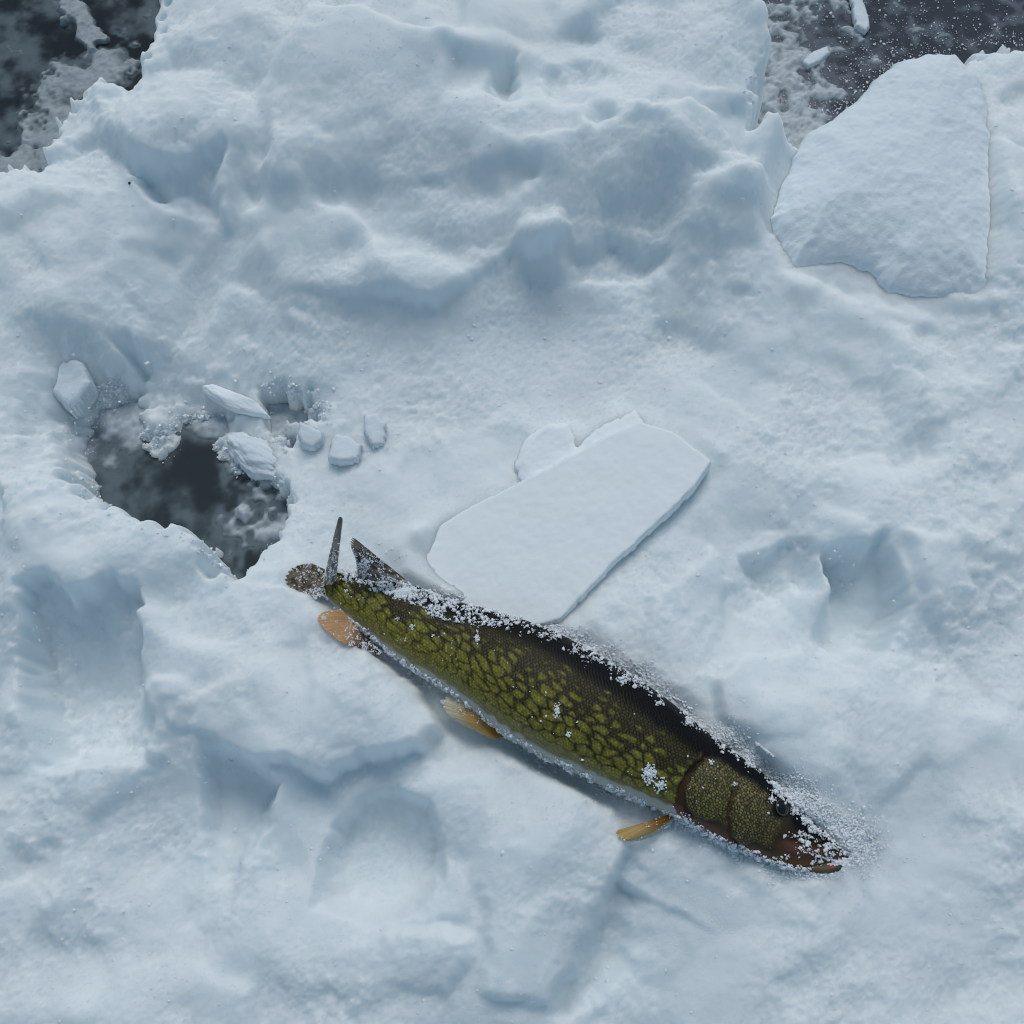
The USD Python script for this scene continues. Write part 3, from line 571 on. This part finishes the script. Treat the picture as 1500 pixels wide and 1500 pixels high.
capf = np.array([(n0, (k + 1) % NP, k) for k in range(NP)] + [(n0 + 1, (NS - 1) * NP + k, (NS - 1) * NP + (k + 1) % NP) for k in range(NP)])
fx = UsdGeom.Xform.Define(stage, '/World/fish'); FISH = '/World/fish'
meta(fx, 'dead olive green chain patterned pickerel lying on the snow, dusted with frost', 'fish')
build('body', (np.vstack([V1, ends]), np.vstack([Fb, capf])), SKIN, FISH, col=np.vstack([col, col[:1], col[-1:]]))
VIS = (N0 @ -FWD) > 0.05
SKIN_TREE = cKDTree(np.stack([u[VIS], v[VIS]], 1)); SKIN_P, SKIN_N, SKIN_Q, SKIN_T = V1[VIS], N0[VIS], q[VIS], T[VIS]
def on_fish(a, b, lift=0.0):
    d, k = SKIN_TREE.query([a, b]); return SKIN_P[k] + SKIN_N[k] * lift, SKIN_N[k]
p, n = on_fish(1142, 1184)
def ball(c, n, r, flat_, seg=24):
    m = trimesh.creation.icosphere(subdivisions=3, radius=r); m.apply_scale([1, 1, flat_])
    m.apply_transform(trimesh.geometry.align_vectors([0, 0, 1], n)); m.apply_translation(c); return m
eye_path = build('eye', ball(p - n * 0.0008, n, 0.0048, 0.55), EYE, FISH)
tor = trimesh.creation.torus(0.0046, 0.00042, major_sections=40, minor_sections=10); tor.apply_transform(trimesh.geometry.align_vectors([0, 0, 1], n)); tor.apply_translation(p + n * 0.0006)
build('eye_rim', tor, RING, eye_path)

def fin(name, base, tips, nu, nv, colour, thick=0.0005, rays=9, ragged=0.0, curl=0.0, seed=0, rest=0.0):
    """A fin as a thin closed web with rays: base and tips are lists of (u, v, z)."""
    r = np.random.default_rng(seed)
    def rail(L, n):
        L = np.array(L, float); P = at(L[:, 0], L[:, 1], L[:, 2]); k = np.r_[0, np.cumsum(np.linalg.norm(np.diff(P, axis=0), axis=1))]
        return PchipInterpolator(k / k[-1], P)(np.linspace(0, 1, n)) if len(L) > 2 else P[0] + (P[1] - P[0]) * np.linspace(0, 1, n)[:, None]
    if rest: tips = [(a_, b_, max(c_, float(ground(*at(a_, b_, c_)[:2])[0]) + rest)) for a_, b_, c_ in tips]
    b, t = rail(base, nu), rail(tips, nu)
    s_ = np.linspace(0, 1, nu)[:, None]; w = np.linspace(0, 1, nv)[None, :]
    reach = 1 - ragged * (0.5 + 0.5 * np.cos(s_ * rays * 2 * np.pi)) * r.uniform(0.3, 1, (nu, 1)) if ragged else np.ones((nu, 1))
    P = b[:, None] + (t - b)[:, None] * (w * reach)[..., None]
    N = np.cross(np.gradient(P, axis=0), np.gradient(P, axis=1)); N /= np.maximum(np.linalg.norm(N, axis=2, keepdims=True), 1e-12); N *= 1 if N[..., 2].mean() > 0 else -1
    ray = 0.5 + 0.5 * np.cos(s_ * rays * 2 * np.pi + 0 * w)
    edge_ = smooth(np.minimum(np.minimum(s_ / 0.08, (1 - s_) / 0.08), (1 - w) / 0.06 + 0.3))
    th_ = thick * (0.35 + 0.65 * (1 - w)) * (0.75 + 0.45 * ray) * (0.25 + 0.75 * edge_)
    P = P + N * (curl * np.sin(w * np.pi) * np.ones_like(s_))[..., None] + N * (0.0007 * (meshkit.noise(np.stack([s_ * 5 + 0 * w, w * 3 + 0 * s_, 0 * w * s_ + seed], -1), seed) - 0.5))[..., None]
    top, bot = P + N * th_[..., None], P - N * th_[..., None]
    nn = nu * nv; Fg = grid_faces(nu, nv)
    loop = [i * nv for i in range(nu)] + [(nu - 1) * nv + j for j in range(1, nv)] + [i * nv + nv - 1 for i in range(nu - 2, -1, -1)] + [j for j in range(nv - 2, 0, -1)]
    sd = np.array([(a_, b_, b_ + nn) for a_, b_ in zip(loop, loop[1:] + loop[:1])] + [(a_, b_ + nn, a_ + nn) for a_, b_ in zip(loop, loop[1:] + loop[:1])])
    c = colour(np.broadcast_to(s_, (nu, nv)), np.broadcast_to(w, (nu, nv)), ray * np.ones_like(w)).reshape(-1, 3)
    return np.vstack([top.reshape(-1, 3), bot.reshape(-1, 3)]), np.vstack([Fg, Fg[:, ::-1] + nn, sd]), np.vstack([c, c])
def join(parts):
    n = np.cumsum([0] + [len(p_[0]) for p_ in parts])
    return np.vstack([p_[0] for p_ in parts]), np.vstack([p_[1] + k for p_, k in zip(parts, n)]), np.vstack([p_[2] for p_ in parts])
def mottled(a, b, seed, f=6):
    def c(s_, w, ray):
        n_ = meshkit.fbm(np.stack([s_ * f, w * f * 1.5, 0 * s_ + seed], -1), 3, seed)
        return lerp(np.array(a), np.array(b), smooth((n_ - 0.35) / 0.3)) * (0.82 + 0.25 * ray)[..., None]
    return c
FIN_POINTS = []
def add_fin(name, *parts, frost=300, where=None, **kw):
    V_, F_, c_ = join(parts); rr = np.random.default_rng(len(FIN_POINTS)); nrm = vnormals(V_, F_); nrm[nrm @ FWD > 0] *= -1
    pu, pv = project(V_); ww = (nrm @ -FWD).clip(0) * (where(pu, pv) if where else 1) * (0.1 + smooth((meshkit.noise(V_ * 260, 5) - 0.35) / 0.3)); kk_ = rr.choice(len(V_), frost, p=ww / ww.sum())
    FIN_POINTS.append(V_[kk_] + nrm[kk_] * 0.0002); return build(name, (V_, F_), FIN, FISH, col=c_, **kw)
add_fin('tail_fin',
    fin('', [(476,850,.016),(482,856,.022),(492,850,.026)], [(495,760,.058),(498,757,.060),(502,760,.058)], 22, 40, mottled((.22,.215,.205),(.46,.43,.40),3), thick=.0011, rays=4, seed=1),
    fin('', [(476,834,.013),(474,852,.013),(478,874,.010)], [(446,826,.010),(425,834,.008),(417,847,.007),(430,866,.005),(462,878,.005)], 70, 34, mottled((.075,.062,.035),(.30,.24,.16),4,9), thick=.0007, rays=13, ragged=.10, curl=.002, seed=2, rest=0.003), frost=1100, where=lambda a, b: smooth((b - 770) / 50) * np.where(a > 474, 2.2, 0.8))
add_fin('dorsal_fin', fin('', [(594,849,.030),(560,850,.034),(524,846,.030)], [(517,786,.058),(514,789,.057),(513,796,.055),(522,812,.048)], 60, 36, mottled((.11,.09,.07),(.36,.31,.26),5,8), thick=.0012, rays=10, ragged=.12, seed=3), frost=900, where=lambda a, b: smooth((b - 795) / 40))
def anal_c(s_, w, ray):
    c = lerp(np.array([.10,.075,.05]), np.array([.74,.46,.24]), smooth((0.62 - s_ + 0.2 * w) / 0.35))
    return c * ((0.9 + 0.14 * ray) * (0.72 + 0.5 * meshkit.fbm(np.stack([s_ * 16, w * 3, 0 * s_ + 2], -1), 3, 66)))[..., None]
add_fin('anal_fin', fin('', [(508,896,.012),(530,926,.012),(560,955,.012)], [(474,897,.005),(465,906,.004),(484,930,.003),(516,948,.003),(548,957,.006)], 90, 30, anal_c, thick=.0004, rays=21, ragged=.05, curl=.002, seed=4, rest=0.003), frost=620, where=lambda a, b: smooth((a - 500) / 20) + 0.18)
def pelvic_c(s_, w, ray):
    c = lerp(np.array([.52,.20,.02]), np.array([.74,.48,.15]), smooth((w - .25) / .35)); c = lerp(c, np.array([.80,.76,.56]), smooth((w - .62) / .3)); c = lerp(c, np.array([.62,.62,.60]), .8 * smooth((.32 - s_) / .2))
    return c * (0.9 + 0.14 * ray)[..., None]
add_fin('pelvic_fin', fin('', [(756,1062,.020),(751,1071,.017),(744,1078,.014)], [(690,1028,.020),(664,1020,.018),(645,1027,.016),(656,1047,.015),(700,1069,.014)], 80, 44, pelvic_c, thick=.0006, rays=15, ragged=.05, curl=.004, seed=5, rest=0.003), frost=420, where=lambda a, b: smooth((0.45 * (a - 645) + 1026 + 12 - b) / 10))
def pect_c(s_, w, ray):
    c = lerp(np.array([.42,.17,.018]), np.array([.70,.50,.20]), smooth((w - .3) / .5)); c = lerp(c, np.array([.66,.68,.60]), smooth((s_ - .22) / .22))
    return c * (0.9 + 0.14 * ray)[..., None]
add_fin('pectoral_fin', fin('', [(992,1186,.014),(990,1194,.010),(988,1198,.007)], [(902,1217,.009),(903,1223,.008),(912,1232,.005),(940,1231,.004),(968,1218,.003)], 70, 46, pect_c, thick=.0007, rays=12, ragged=.05, curl=.003, seed=6, rest=0.003), frost=160)
# lower jaw under the gape
jr = []
jc = at(np.array([1140,1160,1180,1200,1214,1225,1232]), np.array([1263,1268,1271,1273,1273,1272,1268]), np.array([.006,.006,.006,.006,.006,.006,.007]))
jw = np.array([.0010,.0024,.0029,.0030,.0028,.0023,.0012])
kk = np.linspace(0, 1, 60); jc = CubicSpline(np.linspace(0, 1, 7), jc)(kk); jw = PchipInterpolator(np.linspace(0, 1, 7), jw)(kk); ang = np.linspace(0, 2 * np.pi, 28, endpoint=False)
jt = np.gradient(jc, axis=0); jt /= np.linalg.norm(jt, axis=1)[:, None]; j1 = np.stack([-jt[:, 1], jt[:, 0], 0 * jt[:, 0]], 1)
JV = jc[:, None] + jw[:, None, None] * (np.cos(ang)[None, :, None] * j1[:, None] + 1.3 * np.sin(ang)[None, :, None] * np.array([0, 0, 1.]))
JV = JV.reshape(-1, 3); JF = grid_faces(60, 28, wrap=True); ja = np.broadcast_to(kk[:, None], (60, 28)).ravel(); jg = np.broadcast_to(ang[None], (60, 28)).ravel()
jcol = lerp(np.array([.13,.10,.065]), np.array([.06,.06,.035]), smooth((ja - .6) / .2)); jcol = lerp(jcol, np.array([.30,.07,.06]), smooth(1 - np.abs(ja - .70) / .14) * smooth((np.cos(jg) + .2) / .6))
build('lower_jaw', (JV, JF), SKIN, FISH, col=jcol)

# ------------------------------------------------------------------ frost and loose grains
_ico = trimesh.creation.icosahedron(); IV, IF = np.array(_ico.vertices) / np.linalg.norm(_ico.vertices[0]), np.array(_ico.faces)
def grains(P, r, seed):
    """Ice grains: one jittered twenty-sided crystal per point."""
    g = np.random.default_rng(seed); n = len(P)
    V_ = IV[None] * g.uniform(0.55, 1.25, (n, 12, 1)) * g.uniform(0.6, 1.35, (n, 1, 3))
    a = g.normal(size=(n, 3, 3)); qm, _ = np.linalg.qr(a)
    V_ = np.einsum('nij,nkj->nki', qm, V_) * np.asarray(r)[:, None, None] + P[:, None]
    return V_.reshape(-1, 3), (IF[None] + 12 * np.arange(n)[:, None, None]).reshape(-1, 3)
def pick(w, n, g): return g.choice(len(w), n, p=w / w.sum())
g = np.random.default_rng(77)
xs, ys = SKIN_T * 420, SKIN_Q * 70
pn = lambda s_, sd: meshkit.fbm(np.stack([xs / s_, ys / s_, 0 * xs + sd], -1), 3, sd) - 0.5
bq = np.interp(SKIN_T, [0, 0.1, 0.2, 0.3, 0.42, 0.6, 0.8, 0.9, 1], [0.40, 0.34, 0.30, 0.22, 0.11, 0.07, 0.08, 0.22, 0.5])
wt = smooth((bq - SKIN_Q + 0.16 * pn(7, 1)) / 0.05) * smooth((pn(5, 2) + 0.16) / 0.12)
wt = wt + 0.9 * smooth((SKIN_Q - 0.945 + 0.05 * pn(6, 3)) / 0.02) * smooth((pn(6, 8) + 0.2) / 0.15)
wt = wt + 0.8 * smooth((SKIN_T - 0.70) / 0.03) * smooth((SKIN_Q - 0.90 + 0.06 * pn(6, 4)) / 0.03)
wt = wt + 0.8 * smooth((SKIN_T - 0.80) / 0.04) * smooth((0.20 - SKIN_Q + 0.14 * pn(5, 12)) / 0.06)
wt = wt + 1.0 * smooth((SKIN_T - 0.86) / 0.05) * smooth((pn(7, 5) + 0.06 + 0.14 * smooth((0.45 - SKIN_Q) / 0.3)) / 0.10)
wt = wt + 0.05 * smooth((pn(9, 6) - 0.14) / 0.05)
wt = wt * (0.25 + 1.5 * smooth((meshkit.noise(np.stack([xs / 1.8, ys / 1.8, 0 * xs], -1), 33) - 0.35) / 0.3))
wt *= 1 + 1.2 * smooth((0.34 - SKIN_T) / 0.1)
i = pick(wt, 14500, g)
fr = grains(SKIN_P[i] + SKIN_N[i] * g.uniform(0, 0.0012, (len(i), 1)) * (wt[i] > 0.5)[:, None], np.clip(g.lognormal(np.log(0.00044), 0.52, len(i)), 0.0002, 0.0016), 5)
build('frost', fr, CRUMB, sm=False, kind='stuff', label='white frost grains dusting the back, belly line and snout of the fish', cat='frost')
# grains on fins
fp = np.vstack(FIN_POINTS)
build('frost', grains(fp, np.clip(g.lognormal(np.log(0.00040), 0.35, len(fp)), 0.0002, 0.001), 6), CRUMB, sm=False, kind='stuff', label='grey frost grains crusting the tail, dorsal and belly fins of the fish', cat='frost')
# loose snow along the fish
lp = []
for edge_line, sgn, n, wide, lo_, hi_ in ((Dp, 1, 8500, 10, 0.16, 1.0), (Bp, -1, 4200, 7, 0.05, 1.0), (Dp, 1, 2600, 17, 0.70, 1.0), (Bp, -1, 1800, 10, 0.70, 1.0)):
    k = (g.uniform(lo_, hi_, n) * (NS - 1)).astype(int); off = np.abs(g.normal(0, 1, n)) * wide * (0.4 + 1.2 * meshkit.noise(np.stack([k / 25, 0 * k, 0 * k + sgn], -1), 12)) - 3
    w_ = edge_line[k] + sgn * ax[k] * off[:, None] + g.normal(0, 2, (n, 2))
    p0 = at(w_[:, 0], w_[:, 1], 0.012); 
    for _ in range(3): p0 = at(w_[:, 0], w_[:, 1], ground(p0[:, 0], p0[:, 1]))
    p0[:, 2] = ground(p0[:, 0], p0[:, 1]) + g.uniform(-0.0002, 0.0009, n); lp.append(p0)
w_ = np.stack([g.uniform(1145, 1236, 420), 1277 + g.normal(0, 4.5, 420)], 1); p0 = at(w_[:, 0], w_[:, 1], 0.006); p0[:, 2] += g.uniform(-0.001, 0.002, 420); lp.append(p0)
tipn = 1500; w_ = np.array([1262, 1238]) + g.normal(0, 1, (tipn, 2)) * [13, 20]; p0 = at(w_[:, 0], w_[:, 1], 0.005)
for _ in range(3): p0 = at(w_[:, 0], w_[:, 1], ground(p0[:, 0], p0[:, 1]))
p0[:, 2] += g.uniform(0, 0.001, tipn); lp.append(p0); lp = np.vstack(lp)
build('snow_grains', grains(lp, np.clip(g.lognormal(np.log(0.0005), 0.38, len(lp)), 0.0002, 0.0014), 7), CRUMB, sm=False, kind='stuff', label='loose coarse snow grains heaped along the back, belly and snout of the fish', cat='snow')
# crystals on the dark ice at the top right
n = 9000; w_ = np.stack([g.uniform(1108, 1530, n), g.uniform(-60, 190, n)], 1); dd = sdist(w_[:, 0], w_[:, 1], HOLES[3][0])
keep = (dd > -6) & (g.random(n) < np.clip(0.9 * np.exp(-dd / 22) + 0.16 * smooth((1420 - w_[:, 0]) / 120) + 0.05, 0, 1) * (0.3 + 1.4 * meshkit.noise(np.stack([w_[:, 0] / 14, w_[:, 1] / 14, 0 * w_[:, 0]], -1), 15)))
w_ = w_[keep]; p0 = at(w_[:, 0], w_[:, 1], WL + 0.0006)
build('ice_crystals', grains(p0, np.clip(g.lognormal(np.log(0.0005), 0.4, len(p0)), 0.0002, 0.0014), 8), CRUMB, sm=False, kind='stuff', label='white ice crystals sprinkled over the dark grey ice at the top right', cat='ice crystals')
# clumps of snow on the fish
def clump(u_, v_, ru, rv, n, size, label, seed, flat_=1.0):
    r = np.random.default_rng(seed); P_ = []
    for _ in range(n):
        a_, d_ = r.uniform(0, 2 * np.pi), np.sqrt(r.random()) * (0.6 + 0.4 * np.cos(3 * r.random()))
        p_, n_ = on_fish(u_ + ru * d_ * math.cos(a_), v_ + rv * d_ * math.sin(a_)); P_.append(p_ + n_ * r.uniform(0, 1) * size * 1.6 * (1 - d_ * 0.7) * flat_)
    build('snow_clump', grains(np.array(P_), r.uniform(0.5, 1.0, n) * size, seed + 1), CRUMB, sm=False, label=label, cat='snow clump', group='snow clumps stuck to the fish')
clump(951, 1132, 12, 17, 150, 0.0011, 'largest white snow clump on the flank just behind the gill opening', 101)
clump(968, 1150, 12, 14, 70, 0.0009, 'loose grey snow clump trailing down from the gill opening to the belly', 102)
clump(590, 868, 24, 12, 260, 0.0012, 'thick white snow clump across the back in front of the dorsal fin', 103)
clump(912, 1000, 7, 6, 30, 0.0009, 'small round snow clump alone on the black back above mid body', 104)
clump(965, 1031, 9, 4, 34, 0.0009, 'small oblong snow clump on the black back behind the nape', 105)
clump(1007, 1060, 9, 5, 30, 0.0008, 'snow crumbs on the black nape of the fish', 106)
clump(604, 917, 5, 6, 18, 0.0008, 'small snow clump on the tail flank, lower of the pair below the dorsal fin', 107)
clump(582, 906, 4, 4, 14, 0.0007, 'tiny snow clump on the tail flank nearest the tail', 108)
clump(816, 1042, 6, 16, 60, 0.0008, 'upright streak of snow on the middle of the yellow green flank', 109)
clump(699, 935, 4, 13, 40, 0.0008, 'thin streak of snow on the dark upper flank below the frosty back', 110)
clump(832, 1076, 6, 5, 26, 0.0008, 'small snow clump low on the flank near the pale belly', 111)
clump(1130, 1170, 6, 9, 36, 0.0008, 'snow clump between the cheek and the eye of the fish', 112)
clump(1151, 1165, 5, 5, 24, 0.0008, 'snow clump just above the eye of the fish', 113)
clump(1075, 1149, 4, 4, 16, 0.0008, 'single snow clump on top of the scaly gill cover', 114)
clump(1039, 1117, 6, 5, 22, 0.0008, 'snow clump at the upper end of the gill slit', 115)
# small loose pieces
slab('ice_sliver', [(1102,1090),(1110,1086),(1138,1108),(1134,1115)], float(on_ground(1120,1100)[2]) + 0.002, 0.004, 6, SNOW_LUMP, seed=90, warp=1, label='thin sliver of ice in the loose snow beside the head of the fish', cat='ice sliver')
slab('ice_shard', [(1236,-40),(1252,-40),(1275,40),(1268,50),(1252,42)], WL + 0.004, 0.008, 10, SNOW_LUMP, seed=92, warp=3, label='long white shard of ice lying on the dark ice at the top edge', cat='ice shard')
slab('ice_shard', [(1172,92),(1190,76),(1212,68),(1215,80),(1198,95),(1182,100)], WL + 0.003, 0.007, 10, SNOW_LUMP, seed=94, warp=3, label='short white shard of ice in the grey slush at the top right', cat='ice shard')
lump('slush_lump', 1225, 88, 0.002, (0.020, 0.015, 0.005), 0, 19, SLUSHY, cuts=3, soften=0.4, rough=0.2, label='grey crusty slush lump between the two white shards at the top right', cat='slush lump') if False else None
m = trimesh.creation.icosphere(subdivisions=1, radius=0.0011); m.vertices = m.vertices * (0.8 + 0.4 * np.random.default_rng(4).random((len(m.vertices), 1))); m.apply_translation(on_ground(190, 269, 0.0004))
build('grit', m, DIRT, label='single dark grit speck on the snow bank at the upper left', cat='grit')

# crumbs broken off the lumps, lying thicker in some places
n = 26000; cu, cv = g.uniform(-60, 1560, n), g.uniform(-60, 1560, n)
dens = np.clip(meshkit.fbm(np.stack([cu / 90, cv / 90, 0 * cu], -1), 3, 88) - 0.42, 0, 1) * 2.2 + 0.05
dens += 0.5 * np.exp(-((cu - 720) / 260) ** 2 - ((cv - 520) / 90) ** 2) + 0.8 * np.exp(-((cu - 480) / 90) ** 2 - ((cv - 690) / 60) ** 2) + 0.7 * np.exp(-((cu - 60) / 90) ** 2 - ((cv - 650) / 80) ** 2) + 0.5 * np.exp(-((cu - 700) / 300) ** 2 - ((cv - 800) / 40) ** 2)
dens *= sdist(cu, cv, [(600,790),(690,740),(800,690),(930,625),(985,640),(1040,690),(1010,730),(900,830),(820,910),(640,890)]) < 4
dens *= sdist(cu, cv, _zone) < -4
k = g.random(n) < dens; cu, cv = cu[k], cv[k]; p0 = at(cu, cv, 0.01)
for _ in range(4): p0 = at(cu, cv, ground(p0[:, 0], p0[:, 1]))
p0 = p0[p0[:, 2] > WL + 0.002]; rr = np.clip(g.lognormal(np.log(0.00055), 0.5, len(p0)), 0.0002, 0.0022); p0[:, 2] -= 0.45 * rr
build('snow_crumbs', grains(p0, rr, 9), CRUMB, kind='stuff', label='small crumbs of snow strewn over the trampled snow', cat='snow')

# the fine granular crust
_oct = np.array([[1, 0, 0], [-1, 0, 0], [0, 1, 0], [0, -1, 0], [0, 0, 1], [0, 0, -1]], float)
_of = np.array([[0, 2, 4], [2, 1, 4], [1, 3, 4], [3, 0, 4], [2, 0, 5], [1, 2, 5], [3, 1, 5], [0, 3, 5]])
n = 90000; cu, cv = g.uniform(-30, 1530, n), g.uniform(-30, 1530, n)
dens = smooth((meshkit.fbm(np.stack([cu / 70, cv / 70, 0 * cu], -1), 4, 89) - 0.38) / 0.3)
k = (g.random(n) < dens) & (sdist(cu, cv, _zone) < -3); cu, cv = cu[k], cv[k]; p0 = at(cu, cv, 0.01)
for _ in range(4): p0 = at(cu, cv, ground(p0[:, 0], p0[:, 1]))
p0 = p0[p0[:, 2] > WL + 0.002]; n = len(p0); rr = g.uniform(0.00022, 0.0005, n)
V_ = _oct[None] * g.uniform(0.6, 1.4, (n, 6, 1)); qm, _ = np.linalg.qr(g.normal(size=(n, 3, 3)))
V_ = np.einsum('nij,nkj->nki', qm, V_) * rr[:, None, None] + p0[:, None]
build('snow_crust', (V_.reshape(-1, 3), (_of[None] + 6 * np.arange(n)[:, None, None]).reshape(-1, 3)), CRUST, sm=False, kind='stuff', label='fine grains of ice roughening the surface of the snow', cat='snow')

# crumbs on the rims of the openings
rp = []
for poly, n in ((HOLES[0][0], 2200), (HOLES[1][0], 500), (HOLES[2][0][2:-2], 1500), (HOLES[3][0][2:-3], 1700)):
    q = np.vstack([np.linspace(a, b, 60) for a, b in zip(np.array(poly[:-1], float), np.array(poly[1:], float))]); q = q[g.integers(0, len(q), n)] + g.normal(0, 9, (n, 2)); p0 = at(q[:, 0], q[:, 1], 0.0)
    for _ in range(6): p0 = 0.5 * p0 + 0.5 * at(q[:, 0], q[:, 1], ground(p0[:, 0], p0[:, 1]))
    p0[:, 2] = ground(p0[:, 0], p0[:, 1]); rp.append(p0[p0[:, 2] > WL])
rp = np.vstack(rp); rr = np.clip(g.lognormal(np.log(0.0009), 0.5, len(rp)), 0.0003, 0.0028)
build('snow_crumbs', grains(rp, rr, 12), CRUST, sm=False, kind='stuff', label='crumbs of wet snow on the ragged rims of the dark openings', cat='snow')
